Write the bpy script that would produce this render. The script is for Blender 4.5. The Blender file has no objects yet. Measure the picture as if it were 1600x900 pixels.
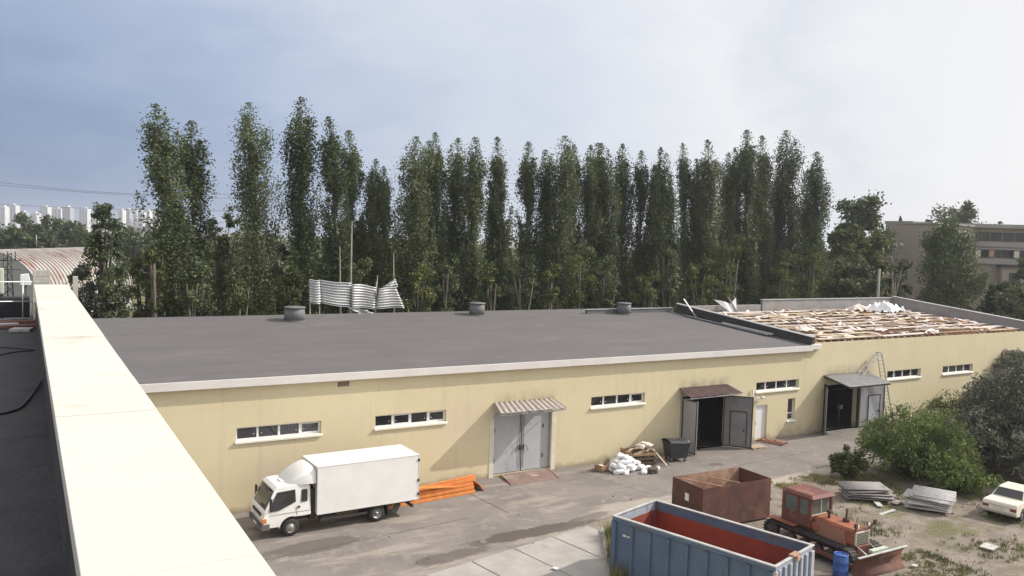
import bpy, bmesh, math, random
import numpy as np
from mathutils import Vector, Matrix

random.seed(7)
SC = bpy.context.scene
COL = SC.collection
R = math.radians

# ------------------------------------------------------------------ camera
CAM = Vector((0.0, -38.59, 13.1))
FWD = Vector((0.50953374, 0.85837958, -0.05966454))
RGT = Vector((0.86044379, -0.50858073, 0.03133891))
UPV = Vector((0.00344356, 0.06730622, 0.99772642))
FPX = 1286.5
cd = bpy.data.cameras.new('camera')
cam = bpy.data.objects.new('camera', cd); COL.objects.link(cam)
cam.matrix_world = Matrix(((RGT.x, UPV.x, -FWD.x, CAM.x), (RGT.y, UPV.y, -FWD.y, CAM.y), (RGT.z, UPV.z, -FWD.z, CAM.z), (0, 0, 0, 1)))
cd.sensor_width = 36; cd.lens = FPX/1600*36; cd.clip_start = .1; cd.clip_end = 12000
SC.camera = cam

# ------------------------------------------------------------------ sky, sun, exposure
SUN = Vector((3.0, -1.0, 2.45)).normalized()
W = bpy.data.worlds.new('World'); SC.world = W; W.use_nodes = True
wt = W.node_tree; wn = wt.nodes; wl = wt.links
for n in list(wn): wn.remove(n)
def N(t, kind, **kw):
    n = t.nodes.new(kind)
    for k, v in kw.items(): setattr(n, k, v)
    return n
wout = N(wt, 'ShaderNodeOutputWorld')
sky = N(wt, 'ShaderNodeTexSky', sky_type='NISHITA', sun_disc=False)
sky.sun_elevation = math.asin(SUN.z); sky.sun_rotation = math.atan2(SUN.x, SUN.y)
sky.air_density = 1.2; sky.dust_density = 2.0
bg1 = N(wt, 'ShaderNodeBackground'); bg1.inputs['Strength'].default_value = .1
wl.new(sky.outputs[0], bg1.inputs['Color'])
tc = N(wt, 'ShaderNodeTexCoord')
def wdot(v):
    d = N(wt, 'ShaderNodeVectorMath', operation='DOT_PRODUCT'); d.inputs[1].default_value = v
    wl.new(tc.outputs['Generated'], d.inputs[0]); return d.outputs['Value']
def wmath(op, a, b=None, clamp=False):
    m = N(wt, 'ShaderNodeMath', operation=op); m.use_clamp = clamp
    for i, x in enumerate((a, b)):
        if x is None: continue
        if isinstance(x, (int, float)): m.inputs[i].default_value = x
        else: wl.new(x, m.inputs[i])
    return m.outputs[0]
# a storm cloud stands over the left part of the view; the rest of the sky is a bright veil, brightest towards the sun
wmap = N(wt, 'ShaderNodeMapping'); wmap.inputs['Scale'].default_value = (1, 1, 2.4)
wl.new(tc.outputs['Generated'], wmap.inputs['Vector'])
nz1 = N(wt, 'ShaderNodeTexNoise'); nz1.inputs['Scale'].default_value = 2.6; nz1.inputs['Detail'].default_value = 7; nz1.inputs['Roughness'].default_value = .5
nz2 = N(wt, 'ShaderNodeTexNoise'); nz2.inputs['Scale'].default_value = 8; nz2.inputs['Detail'].default_value = 6; nz2.inputs['Distortion'].default_value = .6
wl.new(wmap.outputs[0], nz1.inputs['Vector']); wl.new(wmap.outputs[0], nz2.inputs['Vector'])
storm = wdot(Vector((-.38, .92, -.10)).normalized())
sepz = N(wt, 'ShaderNodeSeparateXYZ'); wl.new(tc.outputs['Generated'], sepz.inputs[0])
t1 = wmath('SUBTRACT', 1.0, storm)
t1 = wmath('ADD', t1, wmath('MULTIPLY', wmath('MAXIMUM', sepz.outputs['Z'], 0.0), .45))
t1 = wmath('ADD', t1, wmath('MULTIPLY', wmath('SUBTRACT', nz1.outputs[0], .5), .34))
t1 = wmath('ADD', t1, wmath('MULTIPLY', wmath('SUBTRACT', nz2.outputs[0], .5), .15))
rmp = N(wt, 'ShaderNodeValToRGB'); cr = rmp.color_ramp
cr.elements[0].position = .04; cr.elements[0].color = (.215, .305, .49, 1)
cr.elements[1].position = 1.0; cr.elements[1].color = (.95, .945, .965, 1)
for p_, c_ in ((.16, (.31, .41, .60, 1)), (.30, (.47, .56, .74, 1)), (.44, (.68, .74, .86, 1)), (.58, (.80, .83, .905, 1)), (.70, (.93, .935, .965, 1)), (.78, (.80, .825, .885, 1)), (.88, (.93, .93, .955, 1))):
    e = cr.elements.new(p_); e.color = c_
wl.new(t1, rmp.inputs[0])
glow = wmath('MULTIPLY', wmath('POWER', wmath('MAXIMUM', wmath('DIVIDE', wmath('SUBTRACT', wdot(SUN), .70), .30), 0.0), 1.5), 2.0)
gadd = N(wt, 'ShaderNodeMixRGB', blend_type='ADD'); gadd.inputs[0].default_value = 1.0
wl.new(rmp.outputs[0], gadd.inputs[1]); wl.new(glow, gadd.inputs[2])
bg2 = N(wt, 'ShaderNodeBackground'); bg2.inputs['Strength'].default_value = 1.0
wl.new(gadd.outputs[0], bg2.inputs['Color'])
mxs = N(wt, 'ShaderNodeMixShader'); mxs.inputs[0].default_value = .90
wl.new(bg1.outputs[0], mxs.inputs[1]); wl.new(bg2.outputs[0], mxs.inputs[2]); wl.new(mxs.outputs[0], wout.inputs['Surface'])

sd = bpy.data.lights.new('sun', 'SUN'); sd.energy = 4.7; sd.angle = R(.5); sd.color = (1.0, .93, .82)
so = bpy.data.objects.new('sun', sd); COL.objects.link(so)
so.rotation_euler = SUN.to_track_quat('Z', 'Y').to_euler(); so.location = (60, -60, 60)
vs = SC.view_settings
SC.display_settings.display_device = 'sRGB'
vs.view_transform = 'Standard'; vs.look = 'None'; vs.gamma = 1; vs.exposure = -0.02; vs.use_curve_mapping = False

# ------------------------------------------------------------------ helpers
def ray_at(px, py, dist):
    """world point seen at photo pixel (px,py), at this distance along the view axis"""
    d = RGT*((px-800)/FPX) + UPV*((450-py)/FPX) + FWD
    return CAM + d*dist
def on_y(px, py, Y):
    d = RGT*((px-800)/FPX) + UPV*((450-py)/FPX) + FWD
    return CAM + d*((Y-CAM.y)/d.y)

def rgb(c): return (c[0], c[1], c[2], 1)
MATS = {}
def mat(name, c1, c2=None, scale=1.5, rough=.8, metal=0., bump=0., bscale=None, detail=5, c3=None, c3scale=.3, c3amt=.5, stretch=(1, 1, 1), lo=.35, hi=.65, spec=.5, coord='Object', trans=0):
    m = bpy.data.materials.new(name); m.use_nodes = True; t = m.node_tree
    b = t.nodes['Principled BSDF']; b.inputs['Roughness'].default_value = rough; b.inputs['Metallic'].default_value = metal
    b.inputs['Specular IOR Level'].default_value = spec
    if c2 is None: c2 = tuple(x*.8 for x in c1)
    co = N(t, 'ShaderNodeTexCoord'); mp = N(t, 'ShaderNodeMapping'); mp.inputs['Scale'].default_value = stretch
    t.links.new(co.outputs[coord], mp.inputs['Vector'])
    nz = N(t, 'ShaderNodeTexNoise'); nz.inputs['Scale'].default_value = scale; nz.inputs['Detail'].default_value = detail; nz.inputs['Roughness'].default_value = .6
    t.links.new(mp.outputs[0], nz.inputs['Vector'])
    r = N(t, 'ShaderNodeValToRGB'); r.color_ramp.elements[0].position = lo; r.color_ramp.elements[1].position = hi
    r.color_ramp.elements[0].color = rgb(c1); r.color_ramp.elements[1].color = rgb(c2)
    t.links.new(nz.outputs[0], r.inputs[0]); out = r.outputs[0]
    if c3 is not None:
        n3 = N(t, 'ShaderNodeTexNoise'); n3.inputs['Scale'].default_value = c3scale; n3.inputs['Detail'].default_value = 7; n3.inputs['Roughness'].default_value = .65
        t.links.new(mp.outputs[0], n3.inputs['Vector'])
        r3 = N(t, 'ShaderNodeValToRGB'); r3.color_ramp.elements[0].position = .62-.25*c3amt; r3.color_ramp.elements[1].position = .74-.2*c3amt
        t.links.new(n3.outputs[0], r3.inputs[0])
        mx = N(t, 'ShaderNodeMixRGB'); mx.inputs[2].default_value = rgb(c3)
        t.links.new(r3.outputs[0], mx.inputs[0]); t.links.new(out, mx.inputs[1]); out = mx.outputs[0]
    t.links.new(out, b.inputs['Base Color'])
    if bump:
        nb = N(t, 'ShaderNodeTexNoise'); nb.inputs['Scale'].default_value = bscale or scale*8; nb.inputs['Detail'].default_value = 6
        t.links.new(co.outputs[coord], nb.inputs['Vector'])
        bp = N(t, 'ShaderNodeBump'); bp.inputs['Strength'].default_value = bump; bp.inputs['Distance'].default_value = .05
        t.links.new(nb.outputs[0], bp.inputs['Height']); t.links.new(bp.outputs[0], b.inputs['Normal'])
    MATS[name] = m
    return m

def leafmat(name, dark, mid, light, rough=.6, trans=.25):
    m = bpy.data.materials.new(name); m.use_nodes = True; t = m.node_tree
    b = t.nodes['Principled BSDF']; b.inputs['Roughness'].default_value = rough; b.inputs['Specular IOR Level'].default_value = .3
    g = N(t, 'ShaderNodeNewGeometry'); oi = N(t, 'ShaderNodeObjectInfo')
    co = N(t, 'ShaderNodeTexCoord'); nz = N(t, 'ShaderNodeTexNoise'); nz.inputs['Scale'].default_value = .55; nz.inputs['Detail'].default_value = 4
    t.links.new(co.outputs['Object'], nz.inputs['Vector'])
    a = N(t, 'ShaderNodeMath', operation='MULTIPLY'); a.inputs[1].default_value = .30; t.links.new(g.outputs['Random Per Island'], a.inputs[0])
    s = N(t, 'ShaderNodeMath', operation='ADD'); t.links.new(a.outputs[0], s.inputs[0]); t.links.new(nz.outputs[0], s.inputs[1])
    o = N(t, 'ShaderNodeMath', operation='MULTIPLY_ADD'); o.inputs[1].default_value = .22; o.inputs[2].default_value = -.22
    t.links.new(oi.outputs['Random'], o.inputs[0])
    s2 = N(t, 'ShaderNodeMath', operation='ADD'); t.links.new(s.outputs[0], s2.inputs[0]); t.links.new(o.outputs[0], s2.inputs[1])
    r = N(t, 'ShaderNodeValToRGB'); e = r.color_ramp.elements
    e[0].position = .32; e[0].color = rgb(dark); e[1].position = .80; e[1].color = rgb(light); k = e.new(.55); k.color = rgb(mid)
    t.links.new(s2.outputs[0], r.inputs[0]); t.links.new(r.outputs[0], b.inputs['Base Color'])
    tr = N(t, 'ShaderNodeBsdfTranslucent'); t.links.new(r.outputs[0], tr.inputs['Color'])
    mx = N(t, 'ShaderNodeMixShader'); mx.inputs[0].default_value = trans
    t.links.new(b.outputs[0], mx.inputs[1]); t.links.new(tr.outputs[0], mx.inputs[2])
    t.links.new(mx.outputs[0], t.nodes['Material Output'].inputs['Surface'])
    MATS[name] = m; return m

def tag(o, label, cat, group=None, kind=None):
    o['label'] = label; o['category'] = cat
    if group: o['group'] = group
    if kind: o['kind'] = kind
    return o
def thing(name, label, cat, loc=(0, 0, 0), rz=0, group=None):
    o = bpy.data.objects.new(name, None); COL.objects.link(o); o.location = loc; o.rotation_euler = (0, 0, rz)
    o.empty_display_size = .3
    return tag(o, label, cat, group)
def copy_tree(o, parent=None):
    c = o.copy(); COL.objects.link(c)
    if parent is not None: c.parent = parent
    for ch in o.children: copy_tree(ch, c)
    return c

class MB:
    def __init__(s): s.v = []; s.f = []; s.m = []; s.sm = []
    def add(s, vs_, fs, m=0, sm=False):
        k = len(s.v); s.v += [tuple(p) for p in vs_]
        for f in fs: s.f.append(tuple(i+k for i in f)); s.m.append(m); s.sm.append(sm)
        return s
    def box(s, x0, x1, y0, y1, z0, z1, m=0):
        return s.add([(x0, y0, z0), (x1, y0, z0), (x1, y1, z0), (x0, y1, z0), (x0, y0, z1), (x1, y0, z1), (x1, y1, z1), (x0, y1, z1)],
              [(0, 3, 2, 1), (4, 5, 6, 7), (0, 1, 5, 4), (1, 2, 6, 5), (2, 3, 7, 6), (3, 0, 4, 7)], m)
    def hexa(s, b, t, m=0):      # four bottom and four top points, counter-clockwise
        return s.add(list(b)+list(t), [(0, 3, 2, 1), (4, 5, 6, 7), (0, 1, 5, 4), (1, 2, 6, 5), (2, 3, 7, 6), (3, 0, 4, 7)], m)
    def bar(s, p0, p1, w, h=None, m=0, up=(0, 0, 1)):
        h = h or w; p0 = Vector(p0); p1 = Vector(p1); d = (p1-p0).normalized(); u = Vector(up)
        if abs(d.dot(u)) > .95: u = Vector((1, 0, 0))
        a = d.cross(u).normalized()*(w/2); b = a.cross(d).normalized()*(h/2)
        q = [-a-b, a-b, a+b, -a+b]
        return s.add([p0+x for x in q]+[p1+x for x in q], [(0, 3, 2, 1), (4, 5, 6, 7), (0, 1, 5, 4), (1, 2, 6, 5), (2, 3, 7, 6), (3, 0, 4, 7)], m)
    def tube(s, pts, rs, n=8, m=0, cap=True):
        pts = [Vector(p) for p in pts]
        if isinstance(rs, (int, float)): rs = [rs]*len(pts)
        vs_ = []; fs = []
        for i, p in enumerate(pts):
            d = (pts[min(i+1, len(pts)-1)]-pts[max(i-1, 0)]).normalized()
            u = Vector((0, 0, 1)) if abs(d.z) < .95 else Vector((1, 0, 0))
            a = d.cross(u).normalized(); b = a.cross(d)
            for k in range(n):
                t = 2*math.pi*k/n; vs_.append(p+a*(rs[i]*math.cos(t))+b*(rs[i]*math.sin(t)))
        for i in range(len(pts)-1):
            for k in range(n): fs.append((i*n+k, i*n+(k+1) % n, (i+1)*n+(k+1) % n, (i+1)*n+k))
        if cap: fs.append(tuple(range(n-1, -1, -1))); fs.append(tuple((len(pts)-1)*n+k for k in range(n)))
        return s.add(vs_, fs, m, True)
    def lathe(s, prof, axis='z', c=(0, 0, 0), n=20, m=0):
        vs_ = []; fs = []; L = len(prof)
        for k in range(n):
            t = 2*math.pi*k/n; ct, st = math.cos(t), math.sin(t)
            for r, h in prof:
                if axis == 'z': p = (r*ct, r*st, h)
                elif axis == 'y': p = (r*ct, h, r*st)
                else: p = (h, r*ct, r*st)
                vs_.append((p[0]+c[0], p[1]+c[1], p[2]+c[2]))
        for k in range(n):
            for i in range(L-1): fs.append((k*L+i, ((k+1) % n)*L+i, ((k+1) % n)*L+i+1, k*L+i+1))
        return s.add(vs_, fs, m, True)
    def prism(s, pts, axis, a, b, m=0):      # pts: 2D outline; axis: the direction of extrusion
        f = {'x': lambda u, v, w: (w, u, v), 'y': lambda u, v, w: (u, w, v), 'z': lambda u, v, w: (u, v, w)}[axis]
        n = len(pts); vs_ = [f(u, v, a) for u, v in pts]+[f(u, v, b) for u, v in pts]
        return s.add(vs_, [tuple(range(n)), tuple(range(2*n-1, n-1, -1))]+[(i, (i+1) % n, n+(i+1) % n, n+i) for i in range(n)], m)
    def build(s, name, mats, parent=None, loc=None, bevel=0, recalc=True, solid=0, rot=None):
        me = bpy.data.meshes.new(name); me.from_pydata(s.v, [], s.f)
        if not isinstance(mats, (list, tuple)): mats = [mats]
        for mm in mats: me.materials.append(MATS[mm] if isinstance(mm, str) else mm)
        me.polygons.foreach_set('material_index', s.m); me.polygons.foreach_set('use_smooth', s.sm)
        if recalc:
            bm = bmesh.new(); bm.from_mesh(me); bmesh.ops.recalc_face_normals(bm, faces=bm.faces); bm.to_mesh(me); bm.free()
        me.update()
        o = bpy.data.objects.new(name, me); COL.objects.link(o)
        if parent is not None: o.parent = parent
        if loc is not None: o.location = loc
        if rot is not None: o.rotation_euler = rot
        if solid:
            md = o.modifiers.new('solid', 'SOLIDIFY'); md.thickness = solid
        if bevel:
            md = o.modifiers.new('bevel', 'BEVEL'); md.width = bevel; md.segments = 2; md.limit_method = 'ANGLE'; md.angle_limit = R(40)
        return o

# ------------------------------------------------------------------ materials
mat('bitumen', (.103, .096, .097), (.117, .109, .109), scale=.5, rough=.88, bump=.3, bscale=25, c3=(.138, .129, .129), c3scale=.4, c3amt=.15, stretch=(.5, 1, 1))
mat('bitumen_dark', (.046, .042, .043), (.060, .055, .055), scale=1.2, rough=.85, bump=.3, bscale=18, c3=(.026, .024, .025), c3scale=1.1, c3amt=.4)
mat('cap_cream', (.565, .53, .475), (.60, .565, .51), scale=.8, rough=.8, bump=.08, bscale=14, c3=(.45, .41, .33), c3scale=1.1, c3amt=.22)
mat('white_band', (.62, .585, .57), (.67, .64, .62), scale=.8, rough=.65, bump=.05)
mat('plaster_white', (.68, .66, .58), (.60, .56, .46), scale=1.8, rough=.9, bump=.2)
mat('white_paint', (.78, .78, .77), (.72, .72, .71), scale=1.2, rough=.35, c3=(.64, .62, .59), c3scale=.8, c3amt=.06)
mat('pvc', (.80, .80, .80), (.77, .77, .77), scale=2, rough=.4)
mat('sill', (.76, .74, .66), (.70, .67, .58), scale=3, rough=.6)
mat('glass', (.018, .018, .022), (.035, .034, .038), scale=.8, rough=.06, spec=.8)
mat('black_plastic', (.02, .02, .022), (.03, .03, .032), rough=.5, scale=3)
mat('rubber', (.018, .018, .018), (.035, .033, .031), rough=.85, scale=6)
mat('chassis', (.03, .029, .028), (.05, .046, .042), rough=.8, scale=5)
mat('steel_rim', (.42, .42, .42), (.25, .24, .23), rough=.45, scale=9, metal=.6)
mat('steel', (.42, .42, .42), (.34, .33, .32), rough=.45, scale=4, metal=.4)
mat('aluminium', (.66, .66, .66), (.58, .58, .57), rough=.4, scale=5, metal=.4)
mat('door_grey', (.40, .41, .44), (.44, .45, .48), rough=.6, scale=.9, bump=.06, bscale=3, c3=(.30, .30, .32), c3scale=.8, c3amt=.1)
mat('gate_grey', (.17, .17, .18), (.22, .215, .22), rough=.65, scale=1.2, bump=.06, bscale=3, c3=(.12, .11, .11), c3scale=1, c3amt=.15)
mat('gate_light', (.30, .29, .30), (.36, .35, .36), rough=.65, scale=1.2, bump=.06, bscale=3)
mat('gate_dark', (.03, .028, .028), (.05, .045, .042), rough=.7, scale=3)
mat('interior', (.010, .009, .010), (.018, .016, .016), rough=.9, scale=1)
mat('rust', (.13, .052, .034), (.075, .034, .026), rough=.85, scale=1.2, bump=.2, bscale=14, c3=(.19, .085, .05), c3scale=.9, c3amt=.25)
mat('rust_dark', (.085, .045, .04), (.05, .03, .03), rough=.85, scale=1.5, bump=.2, bscale=14, c3=(.14, .08, .07), c3scale=1.1, c3amt=.3)
mat('rust_pale', (.42, .27, .19), (.24, .12, .085), rough=.7, scale=1.3, c3=(.55, .42, .32), c3scale=.9, c3amt=.3)
mat('corr_white', (.42, .41, .40), (.30, .285, .275), rough=.6, scale=2, c3=(.30, .22, .18), c3scale=1.5, c3amt=.2)
mat('corr_rust', (.16, .11, .09), (.26, .19, .16), rough=.8, scale=2)
mat('tile_grey', (.20, .20, .205), (.26, .255, .255), rough=.7, scale=3, c3=(.14, .135, .13), c3scale=1.4, c3amt=.2)
mat('ramp_steel', (.24, .165, .14), (.18, .12, .10), rough=.75, scale=1.5, bump=.1, c3=(.32, .26, .22), c3scale=.9, c3amt=.2)
mat('orange_steel', (.72, .27, .07), (.58, .19, .045), rough=.6, scale=2, c3=(.66, .30, .12), c3scale=2.2, c3amt=.2)
mat('bin_grey', (.028, .029, .032), (.04, .041, .044), rough=.5, scale=2)
mat('bag_white', (.78, .78, .80), (.70, .70, .72), rough=.7, scale=4, bump=.4, bscale=9)
mat('wood_pale', (.58, .48, .36), (.46, .36, .25), rough=.8, scale=2, stretch=(.4, 4, 4), c3=(.66, .58, .48), c3scale=1, c3amt=.3)
mat('wood_mid', (.34, .22, .13), (.24, .15, .09), rough=.85, scale=2, c3=(.42, .30, .18), c3scale=1, c3amt=.3)
mat('wood_orange', (.42, .25, .13), (.50, .34, .20), rough=.85, scale=2, c3=(.58, .44, .32), c3scale=1, c3amt=.3)
mat('wood_dark', (.10, .07, .05), (.06, .045, .035), rough=.85, scale=3)
mat('wood_red', (.30, .13, .07), (.21, .09, .055), rough=.85, scale=3)
mat('roof_deck', (.10, .075, .06), (.17, .115, .08), rough=.9, scale=1.1, bump=.3, bscale=8, c3=(.26, .13, .06), c3scale=.5, c3amt=.4)
mat('foam', (.70, .63, .59), (.60, .50, .46), rough=.85, scale=2, bump=.2)
mat('film', (.78, .79, .80), (.70, .71, .72), rough=.35, scale=3, bump=.3, bscale=5)
mat('parapet_grey', (.24, .23, .235), (.30, .29, .285), rough=.8, scale=1.2, bump=.15, c3=(.34, .25, .21), c3scale=.5, c3amt=.15)
mat('zinc', (.50, .50, .51), (.44, .44, .45), rough=.4, scale=2, metal=.3)
mat('vent_grey', (.15, .15, .155), (.11, .11, .115), rough=.7, scale=2)
mat('slate', (.40, .39, .385), (.50, .49, .48), rough=.9, scale=2.5, bump=.2, c3=(.28, .27, .26), c3scale=1.4, c3amt=.3)
mat('slate_dark', (.22, .205, .20), (.29, .27, .265), rough=.9, scale=2.5, bump=.2, c3=(.15, .14, .135), c3scale=1.4, c3amt=.3)
mat('skip_blue', (.072, .112, .178), (.092, .138, .212), rough=.6, scale=1.1, bump=.08, bscale=6, c3=(.10, .08, .07), c3scale=1.0, c3amt=.16)
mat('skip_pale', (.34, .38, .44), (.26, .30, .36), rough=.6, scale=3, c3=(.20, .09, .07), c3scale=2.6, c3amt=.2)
mat('skip_red', (.29, .050, .026), (.19, .034, .022), rough=.75, scale=1.0, bump=.1, c3=(.11, .03, .025), c3scale=.8, c3amt=.25)
mat('skip_rim', (.46, .46, .46), (.34, .33, .32), rough=.6, scale=3)
mat('tractor_orange', (.33, .105, .048), (.21, .072, .040), rough=.7, scale=2.2, bump=.15, c3=(.36, .16, .09), c3scale=1.5, c3amt=.2)
mat('tractor_red', (.165, .050, .036), (.105, .038, .03), rough=.7, scale=1.6, c3=(.30, .14, .11), c3scale=1.7, c3amt=.25)
mat('tractor_side', (.34, .17, .115), (.28, .13, .09), rough=.7, scale=1.4)
mat('lamp_glass', (.85, .80, .62), (.80, .74, .55), rough=.15, scale=4)
mat('cab_glass', (.07, .085, .08), (.11, .125, .115), rough=.08, scale=1.4, spec=.8)
mat('cream_dirty', (.62, .58, .46), (.55, .50, .38), rough=.7, scale=2)
mat('barrel_blue', (.035, .10, .34), (.03, .08, .28), rough=.4, scale=3)
mat('car_white', (.74, .70, .60), (.68, .63, .53), rough=.3, scale=1.2, spec=.6)
mat('tail_lamp', (.20, .05, .03), (.14, .04, .03), rough=.3, scale=3)
mat('concrete', (.36, .34, .315), (.29, .27, .25), rough=.9, scale=.9, bump=.25, bscale=14, c3=(.22, .20, .18), c3scale=.5, c3amt=.22)
mat('kerb', (.40, .38, .35), (.32, .30, .28), rough=.9, scale=2, bump=.2)
mat('concrete_old', (.24, .23, .215), (.31, .30, .28), rough=.95, scale=1.3, bump=.3, bscale=9)
mat('block_grey', (.48, .47, .44), (.42, .41, .38), rough=.9, scale=3, bump=.2)
mat('brick_red', (.22, .10, .075), (.15, .07, .055), rough=.9, scale=4, bump=.3)
mat('cabinet_dark', (.022, .024, .034), (.03, .032, .042), rough=.6, scale=2)
mat('cabinet_green', (.46, .52, .42), (.40, .46, .37), rough=.5, scale=2)
mat('hangar_white', (.36, .365, .36), (.30, .31, .31), rough=.7, scale=.25, c3=(.40, .38, .35), c3scale=.3, c3amt=.2)
mat('hangar_roof', (.42, .40, .38), (.34, .27, .24), rough=.7, scale=.35, c3=(.24, .115, .08), c3scale=.28, c3amt=.5)
mat('tower_white', (.62, .62, .62), (.54, .54, .55), rough=.8, scale=.05)
mat('tower_grey', (.36, .37, .40), (.30, .31, .34), rough=.8, scale=.05)
mat('office_wall', (.40, .335, .295), (.34, .29, .26), rough=.9, scale=.15, bump=.1)
mat('office_band', (.34, .325, .31), (.28, .27, .26), rough=.9, scale=.3)
mat('office_dark', (.035, .036, .040), (.06, .058, .058), rough=.3, scale=.3)
mat('house_roof', (.50, .50, .50), (.38, .37, .36), rough=.7, scale=1)
mat('bark', (.10, .085, .065), (.16, .14, .115), rough=.95, scale=3, bump=.4, stretch=(1, 1, .3))
mat('bark_pale', (.30, .27, .22), (.20, .18, .145), rough=.9, scale=2, bump=.3, stretch=(1, 1, .4))
mat('wire', (.03, .03, .032), (.04, .04, .042), rough=.6)
leafmat('poplar_leaf', (.052, .070, .032), (.098, .125, .054), (.17, .195, .092))
leafmat('bush_leaf', (.054, .072, .024), (.108, .132, .040), (.20, .21, .070))
leafmat('willow_leaf', (.066, .100, .025), (.145, .190, .050), (.27, .30, .105))
leafmat('dusty_leaf', (.060, .066, .046), (.115, .120, .086), (.27, .265, .21))
leafmat('far_leaf', (.058, .075, .036), (.095, .118, .054), (.15, .17, .08))
leafmat('birch_leaf', (.055, .078, .034), (.095, .122, .052), (.15, .175, .078))
leafmat('grass_blade', (.085, .100, .034), (.16, .165, .060), (.30, .26, .13), trans=.15)

# facade plaster: ochre stucco, splash dirt along the ground, sooty runs above the canopies
def facade_mat():
    m = mat('facade', (.645, .57, .38), (.61, .53, .35), scale=.35, rough=.92, bump=.12, bscale=40, c3=(.615, .52, .385), c3scale=.16, c3amt=.25)
    t = m.node_tree; b = t.nodes['Principled BSDF']; src = b.inputs['Base Color'].links[0].from_socket
    co = N(t, 'ShaderNodeTexCoord'); sx = N(t, 'ShaderNodeSeparateXYZ'); t.links.new(co.outputs['Object'], sx.inputs[0])
    def M(op, a, b_=None, clamp=False):
        n = N(t, 'ShaderNodeMath', operation=op); n.use_clamp = clamp
        for i, x in enumerate((a, b_)):
            if x is None: continue
            if isinstance(x, (int, float)): n.inputs[i].default_value = x
            else: t.links.new(x, n.inputs[i])
        return n.outputs[0]
    nz = N(t, 'ShaderNodeTexNoise'); nz.inputs['Scale'].default_value = .9; nz.inputs['Detail'].default_value = 7; t.links.new(co.outputs['Object'], nz.inputs['Vector'])
    n2 = N(t, 'ShaderNodeTexNoise'); n2.inputs['Scale'].default_value = 1.6; n2.inputs['Detail'].default_value = 6; t.links.new(co.outputs['Object'], n2.inputs['Vector'])
    # splash zone: noisy height up to about 0.7 m
    h = M('ADD', M('MULTIPLY', nz.outputs[0], 1.5), -.35)
    splash = M('MULTIPLY', M('SUBTRACT', 1.0, M('DIVIDE', sx.outputs['Z'], M('MAXIMUM', h, .05)), True), .75)
    mpz = N(t, 'ShaderNodeMapping'); mpz.inputs['Scale'].default_value = (1.5, 1, .10); t.links.new(co.outputs['Object'], mpz.inputs['Vector'])
    n4 = N(t, 'ShaderNodeTexNoise'); n4.inputs['Scale'].default_value = 1.6; n4.inputs['Detail'].default_value = 8; n4.inputs['Roughness'].default_value = .7; t.links.new(mpz.outputs[0], n4.inputs['Vector'])
    streak = M('MULTIPLY', M('MULTIPLY', M('SUBTRACT', n4.outputs[0], .53), 3.0, True), .30)
    patch = M('MULTIPLY', M('MULTIPLY', M('SUBTRACT', n2.outputs[0], .60), 4.0, True), .14)
    total = M('MAXIMUM', splash, M('MAXIMUM', streak, patch))
    for (x0, x1, z0, z1, amt) in ((21.9, 26.2, 4.1, 4.75, .45), (35.2, 39.8, 3.9, 4.65, .75), (48.7, 54.4, 3.95, 4.8, .75), (69.5, 79, 3.6, 4.3, .8), (44, 49.2, 0, 1.2, .55)):
        cx = M('SUBTRACT', 1.0, M('DIVIDE', M('ABSOLUTE', M('SUBTRACT', sx.outputs['X'], (x0+x1)/2)), (x1-x0)/2), True)
        cz = M('SUBTRACT', 1.0, M('DIVIDE', M('ABSOLUTE', M('SUBTRACT', sx.outputs['Z'], z0+.12)), z1-z0), True)
        k = M('MULTIPLY', M('MINIMUM', M('MULTIPLY', cx, 5.0), 1.0), cz)
        k = M('MULTIPLY', k, M('MULTIPLY', M('SUBTRACT', n2.outputs[0], .26), 2.6*amt), True)
        total = M('MAXIMUM', total, k)
    mx = N(t, 'ShaderNodeMixRGB'); mx.inputs[2].default_value = (.20, .165, .125, 1)
    t.links.new(total, mx.inputs[0]); t.links.new(src, mx.inputs[1]); t.links.new(mx.outputs[0], b.inputs['Base Color'])
facade_mat()

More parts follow.
